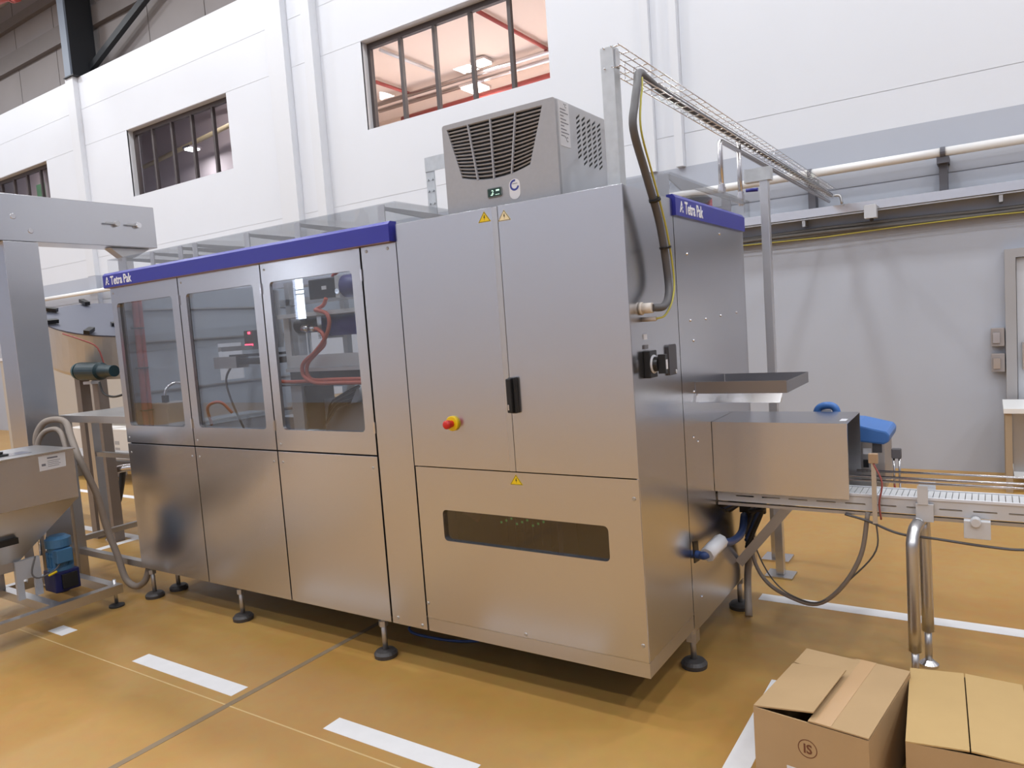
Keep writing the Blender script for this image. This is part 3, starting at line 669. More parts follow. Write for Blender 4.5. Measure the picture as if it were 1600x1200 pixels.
for x, y in ((-3.5, 1.2), (-3.1, 1.4), (-2.75, 1.3)): MB().box((x, y, 1.25), (x + 0.05, y + 0.05, 2.2)).build('gantry_upright', STEEL3, PM)
MB().box((-3.8, 1.2, 2.02), (-1.3, 1.25, 2.07)).build('gantry_beam', STEEL2, PM)
# third door: drive unit
sv = MB().box((-2.36, 0.44, 1.985), (-2.12, 0.55, 2.11)).build('servo_motor', BLACK, PM, 0.006)
MB().box((-2.12, 0.435, 1.98), (-2.085, 0.555, 2.115)).build('motor_flange', ACSIDE, sv, 0.003)
MB().cyl((-2.1, 0.43, 2.02), (-2.1, 0.436, 2.02), 0.018).build('bearing_cap', POLISH, sv)
MB().box((-2.24, 0.437, 2.04), (-2.20, 0.441, 2.062)).build('rating_plate', LABEL, sv)
MB().cyl((-2.085, 0.5, 2.05), (-1.8, 0.5, 2.05), 0.07, n=20).build('blue_gearbox', PURPLE, PM)
MB().tube([(-2.2, 0.5, 2.12), (-2.1, 0.48, 2.15), (-1.95, 0.5, 2.14), (-1.8, 0.5, 2.1)], 0.012, 8, 5).build('red_hose', RED, PM)
MB().box((-2.66, 0.42, 1.885), (-1.9, 0.7, 1.91)).build('top_plate', STEELIN, PM)
MB().prism([(-2.665, 1.56), (-1.95, 1.56), (-1.95, 1.64), (-2.61, 1.64), (-2.61, 1.885), (-2.665, 1.885)], 'y', 0.47, 0.49).build('c_frame', STEELIN, PM)
MB().cyl((-2.36, 0.62, 1.82), (-2.02, 0.62, 1.82), 0.068, n=20).build('blue_motor', mat('deep_blue_motor', lin(66, 72, 185), 0.4), PM)
MB().cyl((-2.69, 0.62, 1.835), (-2.38, 0.62, 1.835), 0.05, n=18).build('motor_end', BLACK, PM)
MB().box((-2.40, 0.52, 1.74), (-2.36, 0.7, 1.90)).build('motor_flange', PIPEST, PM)
MB().cyl((-2.455, 0.45, 1.812), (-2.40, 0.45, 1.808), 0.024, n=12).cyl((-2.40, 0.45, 1.808), (-2.34, 0.45, 1.803), 0.018, n=12).build('plug', POLISH, PM)
o1 = [(-2.345, 0.45, 1.803), (-2.29, 0.42, 1.80), (-2.235, 0.41, 1.765), (-2.23, 0.41, 1.705), (-2.30, 0.40, 1.65), (-2.38, 0.40, 1.595), (-2.40, 0.40, 1.535), (-2.37, 0.40, 1.492), (-2.29, 0.40, 1.482), (-2.17, 0.40, 1.484), (-1.85, 0.40, 1.483)]
MB().tube(o1, 0.0125, 8, 5).build('orange_cable', ORANGE, PM)
o2 = [(-2.20, 0.43, 1.985), (-2.23, 0.43, 1.945), (-2.28, 0.41, 1.92), (-2.253, 0.405, 1.914), (-2.18, 0.405, 1.888), (-2.165, 0.405, 1.829), (-2.205, 0.40, 1.745), (-2.29, 0.39, 1.665), (-2.40, 0.385, 1.60), (-2.425, 0.385, 1.545), (-2.40, 0.385, 1.50), (-2.30, 0.385, 1.465), (-2.1, 0.385, 1.463), (-1.85, 0.385, 1.462)]
MB().tube(o2, 0.0125, 8, 5).build('orange_cable', ORANGE, PM)
MB().tube([(-2.72, 0.42, 1.60), (-2.77, 0.42, 1.55), (-2.72, 0.42, 1.49), (-2.62, 0.42, 1.475), (-2.4, 0.42, 1.475), (-1.85, 0.42, 1.475)], 0.012, 8, 5).build('orange_cable', ORANGE, PM)
MB().box((-2.66, 0.45, 1.535), (-1.9, 0.60, 1.556)).build('cross_beam', STEELIN, PM)
MB().box((-2.80, 0.43, 1.445), (-1.9, 0.62, 1.452)).box((-2.80, 0.60, 1.452), (-1.9, 0.62, 1.53)).build('cable_tray', mat('dark_tray', (0.12, 0.12, 0.125, 1), 0.4, 0.6), PM)
MB().box((-2.665, 0.48, 0.4), (-2.56, 0.5, 1.445)).build('upright', STEELIN, PM)
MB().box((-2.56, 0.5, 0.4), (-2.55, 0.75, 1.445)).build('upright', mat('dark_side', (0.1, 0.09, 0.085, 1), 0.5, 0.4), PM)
MB().obox((-2.36, 0.66, 1.18), (0.44, 0.012, 0.34), Matrix.Rotation(-0.1, 3, 'Y')).build('sloped_plate', STEELIN, PM)
for k in range(9):
    x = -2.52 + 0.03 * random.random()
    MB().tube([(-2.5 + 0.006 * k, 0.6, 1.16 + 0.012 * k), (-2.42 + 0.02 * random.random(), 0.58, 1.22 + 0.012 * k), (-2.33, 0.57, 1.29 + 0.008 * k), (-2.25 + 0.01 * k, 0.6, 1.31 + 0.014 * k), (-2.2, 0.64, 1.40)], 0.0055, 6, 4).build('dark_wire', RUBBER if k % 3 else CABLEG, PM)
MB().cyl((-2.22, 0.6, 1.37), (-2.22, 0.66, 1.37), 0.06, n=16).build('cable_drum', STEELIN, PM)
MB().tube([(-2.76, 0.4, 1.44), (-2.75, 0.41, 1.3), (-2.74, 0.42, 0.9)], 0.008, 6, 3).build('grey_hose', CABLEG, PM)
MB().tube([(-2.72, 0.4, 1.44), (-2.715, 0.41, 1.3), (-2.71, 0.42, 0.9)], 0.008, 6, 3).build('red_wire', REDHOSE, PM)
MB().tube([(-2.62, 0.3, 1.30), (-2.60, 0.3, 1.27), (-2.66, 0.31, 1.24), (-2.68, 0.32, 1.15)], 0.014, 8, 4).build('white_wrap', LABEL, PM)
for z in (1.16, 1.2): MB().cyl((-2.85, 0.9, z + 0.1), (-2.3, 0.9, z + 0.1), 0.015, n=10).build('guide_bar', POLISH, PM)

# hood, shelf and handle on the outfeed end
hd = MB()
hd.box((0, 0.955, 0.80), (0.645, 0.958, 1.165)).box((0, 0.958, 1.162), (0.645, 1.36, 1.165)).box((0, 1.357, 0.80), (0.645, 1.36, 1.162)).prism([(0.958, 1.162), (0.97, 1.162), (0.97, 0.80), (0.958, 0.80)], 'x', 0.640, 0.645)
hd.build('outfeed_hood', STEEL, PM)
MB().box((0.60, 1.03, 1.1653), (0.63, 1.10, 1.1665)).build('hood_label', LABEL, PM)
tr = MB().box((0.0, 0.738, 1.338), (0.43, 1.22, 1.342)).prism([(0.738, 1.342), (0.7415, 1.342), (0.7385, 1.396), (0.735, 1.396)], 'x', 0.0, 0.43).box((0.427, 0.7415, 1.342), (0.43, 1.22, 1.392)).box((0.0, 1.217, 1.342), (0.427, 1.22, 1.392))
tr.build('outfeed_shelf', mat('dark_reflection_steel', (0.3, 0.29, 0.3, 1), 0.4, 1.0), PM)  # steel darkened to hold the dark reflection on the shelf lip
MB().add([(0.004, 0.735, 1.338), (0.412, 0.735, 1.338), (0.412, 0.716, 1.30), (0.402, 0.7145, 1.296), (0.014, 0.7145, 1.296), (0.004, 0.716, 1.30), (0.004, 0.738, 1.338), (0.412, 0.738, 1.338), (0.412, 0.719, 1.30), (0.402, 0.7175, 1.296), (0.014, 0.7175, 1.296), (0.004, 0.719, 1.30)], [(0, 1, 2, 3, 4, 5), (11, 10, 9, 8, 7, 6)] + [(i, (i + 1) % 6, (i + 1) % 6 + 6, i + 6) for i in range(6)]).build('shelf_flange', POLISH, PM)
MB().box((0.2, 0.85, 1.300), (0.26, 1.2, 1.337)).build('shelf_rib', STEEL3, PM)
MB().prism([(0.60, 0.525), (0.665, 0.52), (0.655, 0.62), (0.59, 0.635)], 'x', -0.0015, 0.0015).build('hose_port', BLACK, PM)

# ------------------------------------------------------------------ cooling unit on the cabinet
AC = thing('cooling_unit', 'grey louvred cooling unit sitting on top of the electrical cabinet', 'cooling unit', (-0.605, 0.28, ZT + 0.003))
ax0, ax1, ay0, ay1, az0, az1 = -0.912, -0.305, 0.045, 0.53, 2.268, 2.685
NS = 15
def edge_l(t): return -0.885 + (0.885 - 0.815) * t
def edge_r(t): return -0.367 - (0.446 - 0.367) * t
def zrow(t, u): return 2.662 - 0.235 * t - 0.028 * t * (1 - (2 * u - 1) ** 2)
hole = []
for k in range(11): hole.append((edge_l(1) + (edge_r(1) - edge_l(1)) * k / 10, zrow(1, k / 10)))
hole += [(edge_r(0), zrow(0, 1)), (edge_l(0), zrow(0, 0))]
fp = MB().prism(rrect(ax0, az0, ax1, az1, 0.012), 'y', ay0, ay0 + 0.02, [hole]).build('front_cover', ACGREY, AC, 0.004)
MB().box((ax0, ay0 + 0.021, az0), (ax1 - 0.004, ay1, az1)).build('housing', ACSIDE, AC, 0.004)
MB().box((-0.9, ay0 + 0.0165, 2.38), (-0.35, ay0 + 0.0205, 2.67)).build('grille_backing', BLACK, AC)
for k in range(NS + 1):
    t0 = k / NS; hh = 0.0066 * (1 - 0.1 * t0)
    mb = MB(); vs = []; fs = []
    for i in range(11):
        u = i / 10; x = edge_l(t0) + (edge_r(t0) - edge_l(t0)) * u; z = zrow(t0, u)
        vs += [(x, ay0 + 0.002, z + hh * .35), (x, ay0 + 0.014, z + hh), (x, ay0 + 0.014, z - hh * 0.35), (x, ay0 + 0.004, z - hh * 0.35)]
    for i in range(10):
        for j in range(4): fs.append((i * 4 + j, i * 4 + (j + 1) % 4, i * 4 + 4 + (j + 1) % 4, i * 4 + 4 + j))
    fs += [(0, 1, 2, 3), (43, 42, 41, 40)]
    mb.add(vs, fs).build('slat', ACGREY, fp)
for u in (0.235, 0.475, 0.735):
    a, b = Vector((edge_l(0) + (edge_r(0) - edge_l(0)) * u, ay0 + 0.003, zrow(0, u))), Vector((edge_l(1) + (edge_r(1) - edge_l(1)) * u, ay0 + 0.003, zrow(1, u)))
    MB().bar(a, b, 0.006, 0.012, (0, 1, 0)).build('grille_rib', ACGREY, fp)
dp = MB().prism(rrect(-0.679, 2.318, -0.60, 2.359, 0.008), 'y', ay0 - 0.004, ay0).build('display', mat('display_bezel', lin(110, 116, 116), 0.4), AC)
MB().box((-0.674, ay0 - 0.0055, 2.322), (-0.605, ay0 - 0.004, 2.355)).build('screen', DISPM, dp)
text('2', 0.026, (-0.655, ay0 - 0.006, 2.331), FRONT, LCD, dp, name='digit', weight=0.0003, ext=0.0003)
MB().box((-0.630, ay0 - 0.0062, 2.342), (-0.612, ay0 - 0.0055, 2.349)).box((-0.66, ay0 - 0.0062, 2.3255), (-0.648, ay0 - 0.0055, 2.329)).box((-0.634, ay0 - 0.0062, 2.3265), (-0.612, ay0 - 0.0055, 2.3285)).build('indicators', LCD, dp)
st = MB().prism(rrect(-0.561, 2.292, -0.504, 2.381, 0.027, 8), 'y', ay0 - 0.0012, ay0).build('sticker', LABEL, AC)
ring = MB(); vs = []; fs = []
for k in range(25):
    a = math.radians(75 + 270 * k / 24)
    for r in (0.0245, 0.0155): vs.append((-0.5325 + r * math.cos(a), ay0 - 0.0016, 2.3535 + r * math.sin(a)))
for k in range(24): fs.append((2 * k, 2 * k + 1, 2 * k + 3, 2 * k + 2))
ring.add(vs, fs).build('sticker_ring', BPRINT, st)
MB().box((-0.543, ay0 - 0.0018, 2.359), (-0.517, ay0 - 0.0013, 2.3615)).build('sticker_print', PRINT, st)
# right side with the slanted vent slots
holes = []
for c in range(5):
    y0 = 0.232 + c * 0.052
    for r in range(10):
        z0 = 2.622 - r * 0.0215
        if c in (0,) and r == 9: continue
        holes.append([(y0, z0), (y0 + 0.036, z0 + 0.022), (y0 + 0.036, z0 + 0.034), (y0, z0 + 0.012)])
sp = MB().prism(rect(ay0 + 0.02, az0 + 0.002, ay1, az1 - 0.006), 'x', ax1 - 0.0035, ax1, holes).build('vented_side', ACSIDE, AC)
MB().box((ax1 - 0.0048, 0.2, 2.40), (ax1 - 0.0038, 0.5, 2.67)).build('vent_backing', mat('vent_dark', (0.03, 0.03, 0.032, 1), 0.7), AC)
lb = MB().box((ax1, 0.075, 2.488), (ax1 + 0.001, 0.165, 2.678)).build('side_label', LABEL, AC)
pr = MB()
for k in range(9): pr.box((ax1 + 0.001, 0.085, 2.53 + k * 0.014), (ax1 + 0.0014, 0.115 + 0.02 * ((k * 5) % 3), 2.534 + k * 0.014))
pr.build('side_print', PRINT, lb, kind='stuff')
text('°C', 0.028, (ax1 + 0.0012, 0.115, 2.512), SIDE, BLACK, lb, ext=0.0003)
text('°C', 0.022, (ax1 + 0.0012, 0.120, 2.655), SIDE, BLACK, lb, ext=0.0003)

# bent galvanised post behind the cooling unit
lpst = thing('bent_post', 'galvanised angle post with a bent top behind the cooling unit', 'post', (-1.76, 1.0, 2.20))
MB().box((-1.79, 0.99, 2.21), (-1.725, 1.0, 2.84)).build('upright', GALV, lpst)
MB().box((-1.79, 0.985, 2.75), (-1.50, 0.99, 2.84)).build('arm', GALV, lpst)
sc = MB()
for x in (-1.775, -1.74):
    for z in (2.55, 2.63, 2.70): sc.lathe((x, 0.985 if z > 2.75 else 0.99, z), (0, -1, 0), [(0, 0.008), (0.008, 0.008)], 6)
sc.build('bolts', GALV, lpst, kind='stuff')

# ------------------------------------------------------------------ basket tray and hoses above the cabinet
BT = thing('basket_cable_tray', 'wire basket cable tray running from the cabinet post to the wall', 'cable tray', (-0.09, 2.7, 2.76))
po = MB().box((-0.135, 0.155, ZT), (-0.075, 0.215, 2.865)).build('post', GALV, BT, 0.003)
MB().box((-0.075, 0.165, 2.78), (-0.068, 0.205, 2.85)).build('clamp', STEEL2, po)
TX0, TX1, TZ0, TZ1 = -0.115, -0.045, 2.775, 2.858
for x, z in ((TX0, TZ0), (TX0, TZ1), (TX1, TZ0), (TX1, TZ1), ((TX0 + TX1) / 2, TZ1), ((TX0 + TX1) / 2, TZ0)):
    MB().cyl((x, 0.14, z), (x, 5.30, z), 0.0026, n=6).build('long_wire', POLISH, BT)
first = MB().tube([(TX1, 0.16, TZ1), (TX0, 0.16, TZ1), (TX0, 0.16, TZ0), (TX1, 0.16, TZ0)], 0.0026, 6).build('cross_wire', POLISH, BT)
for k in range(1, 51):
    c = clone(first, (0, 0.1 * k, 0))
MB().tube([(-0.08, 5.29, 2.80), (-0.02, 5.30, 2.79), (0.0, 5.30, 2.71)], 0.012, 8, 4).build('end_bend', STEEL3, BT)
hs = [(0.056, 0.11, 1.768), (0.085, 0.15, 1.77), (0.075, 0.24, 1.81), (0.06, 0.285, 1.90), (0.062, 0.22, 2.117), (0.062, 0.10, 2.305), (0.07, -0.02, 2.46), (0.065, 0.02, 2.57), (0.05, 0.09, 2.66), (0.01, 0.20, 2.735), (-0.03, 0.34, 2.785), (-0.06, 0.48, 2.80), (-0.08, 0.8, 2.80), (-0.08, 1.6, 2.797), (-0.08, 3.4, 2.797), (-0.08, 5.2, 2.797)]
simple(MB().tube(hs, 0.0165, 10, 6), 'power_hose', mat('dark_grey_sheath', lin(92, 90, 92), 0.5), 'thick dark hose looping from the cabinet side up into the basket tray', 'hose')
ye = [(0.06, 0.13, 1.722), (0.085, 0.17, 1.735), (0.09, 0.25, 1.80), (0.082, 0.30, 1.90), (0.082, 0.24, 2.10), (0.082, 0.12, 2.305), (0.085, 0.02, 2.46), (0.08, 0.045, 2.58), (0.062, 0.11, 2.645), (0.02, 0.22, 2.725)]
simple(MB().tube(ye, 0.0045, 6, 6), 'earth_wire', YCABLE, 'thin yellow wire beside the thick hose on the cabinet side', 'cable')
tie = MB()
for p, q in (((0.068, 0.255, 2.02), (0.068, 0.285, 1.90)), ((0.07, 0.16, 2.21), (0.075, 0.08, 2.33))):
    tie.lathe(Vector(p), Vector(q) - Vector(p), [(-0.004, 0.026), (0.004, 0.026)], 10)
tag(tie.build('cable_ties', BLACK), 'black cable ties binding the yellow wire to the thick hose', 'cable tie'); bpy.data.objects['cable_ties']['kind'] = 'stuff'

pp = thing('air_pipe_run', 'thin steel pipes with two drops under the basket tray', 'pipe', (-0.2, 2.5, 2.45))
MB().tube([(-0.12, 1.72, 2.42), (-0.12, 1.72, 2.72), (-0.12, 1.735, 2.745), (-0.12, 1.76, 2.75), (-0.12, 5.3, 2.75)], 0.015, 10).build('horizontal_pipe', PIPEST, pp)
MB().cyl((-0.12, 2.12, 2.40), (-0.12, 2.12, 2.85), 0.015, n=10).build('drop_pipe', PIPEST, pp)
for y in (1.72, 2.12): MB().lathe((-0.12, y, 2.44), (0, 0, 1), [(0, 0.024), (0.03, 0.024), (0.03, 0.02), (0.05, 0.02)], 10).build('coupling', PIPEST, pp)
MB().cyl((-0.105, 2.2, 2.505), (-0.03, 2.2, 2.50), 0.012, n=10).build('blue_handle', BLUE, pp)
sp_ = thing('support_post', 'tall slim aluminium post behind the end of the machine', 'post', (0.055, 2.02, 0))
MB().box((0.03, 2.0, 0.01), (0.08, 2.05, 2.56)).build('profile', mat('anodised_aluminium', (0.66, 0.66, 0.68, 1), 0.35, 0.9), sp_, 0.003)
MB().box((-0.06, 1.99, 2.52), (0.10, 2.06, 2.60)).build('top_bracket', GALV, sp_)
MB().box((-0.03, 1.95, 0), (0.14, 2.1, 0.01)).build('foot_plate', STEEL2, sp_)

# ------------------------------------------------------------------ outfeed conveyor
CV = thing('outfeed_conveyor', 'narrow slat conveyor with guide rails leaving the machine to the right', 'conveyor', (1.2, 1.1, 0))
CY0, CY1 = 0.985, 1.14
for y in (CY0, CY1):
    holes = [rrect(0.1 + k * 0.13, 0.772, 0.19 + k * 0.13, 0.779, 0.003, 2) for k in range(20)]
    MB().prism(rect(0.004, 0.745, 2.9, 0.815), 'y', y, y + 0.004, holes).build('side_plate', STEELIN, CV)
    MB().box((0.004, y - 0.002, 0.722), (2.9, y + 0.02, 0.737)).build('lower_rail', STEEL3, CV)
MB().box((0.01, CY0 + 0.02, 0.772), (2.9, CY1 - 0.02, 0.776)).build('slot_backing', RUBBER, CV)
slat = MB().box((0.012, CY0 + 0.012, 0.812), (0.034, CY1 - 0.012, 0.824)).build('chain_slat', mat('grey_acetal', (0.62, 0.62, 0.63, 1), 0.45), CV)
for k in range(1, 115): clone(slat, (0.025 * k, 0, 0))
MB().box((0.01, CY0 - 0.006, 0.815), (2.9, CY0 + 0.008, 0.826)).box((0.01, CY1 - 0.004, 0.815), (2.9, CY1 + 0.01, 0.826)).build('wear_strip', LABEL, CV)
for y, zs in ((CY0 - 0.03, (0.898, 0.916)), (CY1 + 0.03, (0.87, 0.898))):
    for z in zs: MB().cyl((0.65, y, z), (2.9, y, z), 0.0055, n=8).build('guide_rail', POLISH, CV)
for x in (0.94, 2.2):
    MB().box((x - 0.02, CY0 - 0.025, 0.72), (x + 0.05, CY0 - 0.004, 0.80)).box((x - 0.012, CY0 - 0.03, 0.80), (x + 0.03, CY0 - 0.02, 0.885)).build('rail_bracket', STEELIN, CV)
    MB().box((x - 0.02, CY1 + 0.005, 0.72), (x + 0.05, CY1 + 0.02, 0.86)).build('rail_bracket', STEELIN, CV)
for x in (1.15,):
    MB().box((x - 0.045, CY0 - 0.045, 0.665), (x + 0.055, CY0 - 0.005, 0.745)).lathe((x, CY0 - 0.06, 0.74), (0, 1, 0), [(0, 0.02), (0.05, 0.02)], 12).build('drive_block', STEELIN, CV, 0.003)
for x, ya, yb in ((0.915, 0.81, 1.10),):
    leg = MB().tube([(x, ya, 0.17), (x, ya, 0.60), (x, ya + 0.015, 0.665), (x + 0.005, ya + 0.06, 0.705), (x + 0.012, ya + 0.13, 0.712)], 0.026, 14, 4).build('leg', STEEL2, CV)
    leg2 = MB().tube([(x + 0.035, yb - 0.04, 0.17), (x + 0.03, yb - 0.04, 0.66), (x + 0.02, yb - 0.06, 0.705), (x + 0.012, ya + 0.13, 0.712)], 0.026, 14, 4).build('leg', STEEL2, CV)
    for lx, ly, lo in ((x, ya, leg), (x + 0.035, yb - 0.04, leg2)):
        MB().cyl((lx, ly, 0.02), (lx, ly, 0.17), 0.016, n=10).build('spindle', STEEL2, lo)
        MB().lathe((lx, ly, 0), (0, 0, 1), [(0, 0.042), (0.012, 0.042), (0.03, 0.02)], 18).build('foot_pad', PIPEST, lo)
for y in (1.0, 1.11): MB().cyl((2.2, y, 0), (2.2, y, 0.72), 0.026, n=12).build('leg', STEEL2, CV)
MB().bar((0.01, 1.30, 0.31), (0.35, 1.30, 0.73), 0.05, 0.05).box((0.28, 1.14, 0.735), (0.36, 1.32, 0.75)).build('diagonal_brace', STEEL3, CV)
lgp = MB().box((-0.08, 2.32, 0.01), (-0.01, 2.38, 0.72)); 
sl = thing('floor_stanchion', 'square steel leg on a floor plate behind the machine end', 'stanchion', (-0.045, 2.35, 0))
MB().box((-0.075, 2.32, 0.012), (-0.02, 2.375, 0.735)).build('leg', STEEL2, sl)
MB().box((-0.13, 2.26, 0), (0.05, 2.43, 0.012)).build('base_plate', PIPEST, sl)
# photo sensor stand on the conveyor
sn = thing('sensor_stand', 'slim brass coloured sensor post clamped in front of the conveyor rails', 'sensor', (0.75, 0.94, 0.72))
MB().box((0.745, 0.935, 0.70), (0.765, 0.945, 1.0)).build('rod', STEEL2, sn)
MB().box((0.735, 0.925, 0.985), (0.775, 0.95, 1.03)).build('sensor_head', mat('brassy_head', lin(180, 150, 120), 0.4), sn, 0.003)
MB().tube([(0.755, 0.93, 0.985), (0.79, 0.92, 0.9), (0.775, 0.93, 0.8), (0.78, 0.94, 0.72)], 0.004, 6, 5).build('red_wire', REDHOSE, sn)
# blue hose with a white sleeve, hoses and cables under the hood
simple(MB().tube([(0.0, 0.615, 0.565), (0.03, 0.61, 0.565), (0.05, 0.60, 0.57), (0.07, 0.63, 0.58), (0.085, 0.72, 0.60), (0.09, 0.9, 0.555), (0.085, 1.1, 0.545), (0.06, 1.25, 0.60)], 0.02, 10, 5), 'blue_hose', mat('blue_hose_sheath', lin(52, 76, 130), 0.45), 'blue hose coming out of a slot in the machine end panel', 'hose')
simple(MB().tube([(0.062, 0.60, 0.572), (0.075, 0.655, 0.59), (0.088, 0.74, 0.605)], 0.037, 8), 'white_sleeve', LABEL, 'white plastic sleeve around the blue hose at the machine end', 'sleeve')
simple(MB().tube([(0.06, 1.36, 0.62), (0.05, 1.37, 0.4), (0.03, 1.365, 0.2), (0.06, 1.25, 0.02)], 0.02, 10, 5), 'drain_hose', HOSEG, 'grey hose hanging down to the floor beside the machine end', 'hose')
simple(MB().tube([(0.10, 1.30, 0.70), (0.075, 1.32, 0.48), (0.09, 1.3, 0.33), (0.17, 1.25, 0.23), (0.30, 1.2, 0.185), (0.45, 1.12, 0.20), (0.58, 1.05, 0.33), (0.68, 1.0, 0.52), (0.72, 0.98, 0.74)], 0.011, 8, 6), 'hanging_hose', HOSEG, 'grey hose hanging in a wide loop under the conveyor', 'hose')
simple(MB().tube([(0.11, 1.30, 0.70), (0.085, 1.30, 0.50), (0.13, 1.27, 0.36), (0.22, 1.2, 0.26), (0.32, 1.18, 0.20), (0.47, 1.1, 0.22), (0.62, 1.03, 0.38), (0.75, 0.97, 0.56), (0.755, 0.96, 0.72)], 0.004, 6, 6), 'thin_cable', CABLEG, 'thin cable following the hanging hose under the conveyor', 'cable')
simple(MB().tube([(0.62, 0.97, 0.725), (0.72, 0.97, 0.70), (0.85, 0.96, 0.655), (1.0, 0.96, 0.645), (1.2, 0.96, 0.63), (1.35, 0.96, 0.635), (1.6, 0.96, 0.70)], 0.006, 6, 6), 'sagging_cable', CABLEG, 'dark cable sagging below the conveyor side plate at right', 'cable')
bd = thing('cable_bundle', 'tangle of dark and blue cables under the outfeed hood', 'cables', (0.12, 1.2, 0.6))
for k in range(7):
    MB().tube([(0.0, 1.05 + 0.02 * k, 0.70 - 0.01 * k), (0.1, 1.06 + 0.02 * k, 0.735 - 0.006 * k), (0.2, 1.12, 0.73 - 0.008 * k), (0.17 - 0.01 * k, 1.2, 0.64), (0.10, 1.27, 0.5 + 0.02 * k), (0.05, 1.3, 0.40 + 0.02 * k)], 0.008 if k % 2 else 0.012, 6, 5).build('cable', (RUBBER, CABLEG, MATS['blue_hose_sheath'])[k % 3], bd)
ul = thing('tray_bracket', 'dark bracket with a channel under the hood beside the end panel', 'bracket', (0.1, 1.2, 0.5))
MB().box((0.02, 1.30, 0.60), (0.16, 1.33, 0.64)).build('channel', RUBBER, ul)
MB().box((0.075, 1.335, 0.45), (0.09, 1.35, 0.72)).build('strap', STEEL3, ul)

# blue lidded marking unit carried on a bracket behind the conveyor
bn = thing('case_marker', 'grey marking unit with light blue lid and handle behind the outfeed hood', 'marking unit', (0.6, 1.6, 0.72))
MB().box((0.40, 1.44, 0.745), (0.75, 1.74, 1.02)).build('body', STEEL2, bn, 0.006)
MB().prism([(0.38, 1.02), (0.745, 0.985), (0.77, 1.0), (0.775, 1.035), (0.76, 1.055), (0.62, 1.088), (0.40, 1.10), (0.38, 1.09)], 'y', 1.42, 1.76).build('lid', BLUELID, bn, 0.012)
MB().tube([(0.42, 1.45, 1.08), (0.42, 1.45, 1.14), (0.432, 1.45, 1.172), (0.46, 1.45, 1.185), (0.495, 1.45, 1.185), (0.515, 1.45, 1.17), (0.522, 1.45, 1.14), (0.522, 1.45, 1.08)], 0.02, 10, 3).build('handle', BLUELID, bn)
MB().box((0.437, 1.446, 1.09), (0.492, 1.452, 1.163)).build('tag', LABEL, bn)
MB().box((0.645, 1.434, 0.93), (0.685, 1.44, 0.96)).build('label', LABEL, bn)
MB().box((0.69, 1.434, 0.94), (0.735, 1.44, 0.99)).build('window', mat('dark_pane_grey', lin(80, 80, 85), 0.3), bn)
MB().box((0.645, 1.43, 0.86), (0.67, 1.44, 0.90)).build('latch', BLACK, bn)
MB().box((0.45, 1.16, 0.728), (0.70, 1.72, 0.744)).build('mount_bracket', STEEL3, bn)
pl = thing('signal_sensor', 'dark headed sensor on twin rods beyond the conveyor rails', 'sensor', (0.82, 1.25, 0.72))
MB().box((0.798, 1.235, 0.95), (0.842, 1.265, 1.0)).build('head', mat('dark_grey_head', lin(95, 92, 95), 0.5), pl, 0.006)
for x in (0.808, 0.832): MB().cyl((x, 1.25, 0.80), (x, 1.25, 0.95), 0.005, n=8).build('rod', PIPEST, pl)
MB().box((0.822, 1.23, 0.735), (0.86, 1.27, 0.80)).build('white_base', LABEL, pl, 0.004)
MB().box((0.80, 1.235, 0.735), (0.818, 1.265, 0.80)).build('red_base', RED, pl)
MB().box((0.80, 1.15, 0.722), (0.86, 1.27, 0.734)).build('bracket', STEEL3, pl)

# ------------------------------------------------------------------ cardboard boxes
def carton(name, label, cx, cy, ang, lx, ly, h, m):
    t = thing(name, label, 'box', (cx, cy, 0)); t.rotation_euler = (0, 0, 0)
    R = Matrix.Rotation(ang, 3, 'Z'); return t, R, Vector((cx, cy, 0))
def rot(mb, R, c):
    mb.v = [R @ p + c for p in mb.v]; return mb
a1 = math.atan2(-0.055, 0.388)
c1 = Vector((0.708, 0.06, 0))
t = thing('cardboard_box', 'brown cardboard box with a lifted flap and round printed mark', 'box', c1)
R1 = Matrix.Rotation(a1, 3, 'Z'); hx, hy, H = 0.195, 0.275, 0.30
rot(MB().box((-hx, -hy, 0), (-hx + 0.005, hy, H)).box((hx - 0.005, -hy, 0), (hx, hy, H)).box((-hx + 0.005, -hy, 0), (hx - 0.005, -hy + 0.005, H)).box((-hx + 0.005, hy - 0.005, 0), (hx - 0.005, hy, H)).box((-hx + 0.005, -hy + 0.005, 0), (hx - 0.005, hy - 0.005, 0.006)), R1, c1).build('carton_body', CARDB, t)
rot(MB().prism([(-hx, 0.13), (0.02, 0.10), (0.02, hy), (-hx, hy)], 'z', H - 0.001, H + 0.004), R1, c1).build('flap', CARDB, t)
rot(MB().prism([(0.0, -hy), (hx, -hy), (hx, hy), (0.0, hy)], 'z', H + 0.0045, H + 0.009), R1, c1).build('flap', CARDB, t)
fv = [(-hx, -hy + 0.002, H + 0.005), (0.012, -hy + 0.02, H + 0.034), (0.012, 0.105, H + 0.036), (-hx, 0.115, H + 0.005)]
rot(MB().add(fv + [(x, y, z - 0.005) for x, y, z in fv], [(0, 1, 2, 3), (7, 6, 5, 4), (0, 4, 5, 1), (1, 5, 6, 2), (2, 6, 7, 3), (3, 7, 4, 0)]), R1, c1).build('lifted_flap', CARDB, t)
rot(MB().box((0.02, -hy, H + 0.0095), (0.075, hy, H + 0.0102)), R1, c1).build('tape', TAPE, t)
rg = MB(); vs = []; fs = []
for k in range(32):
    a = 2 * PI * k / 32
    for r in (0.033, 0.030): vs.append((-0.005 + r * math.cos(a), -hy - 0.0008, 0.205 + r * math.sin(a)))
for k in range(32): fs.append((2 * k, 2 * k + 1, (2 * k + 3) % 64, (2 * k + 2) % 64))
rot(rg.add(vs, fs), R1, c1).build('printed_ring', INKBR, t)
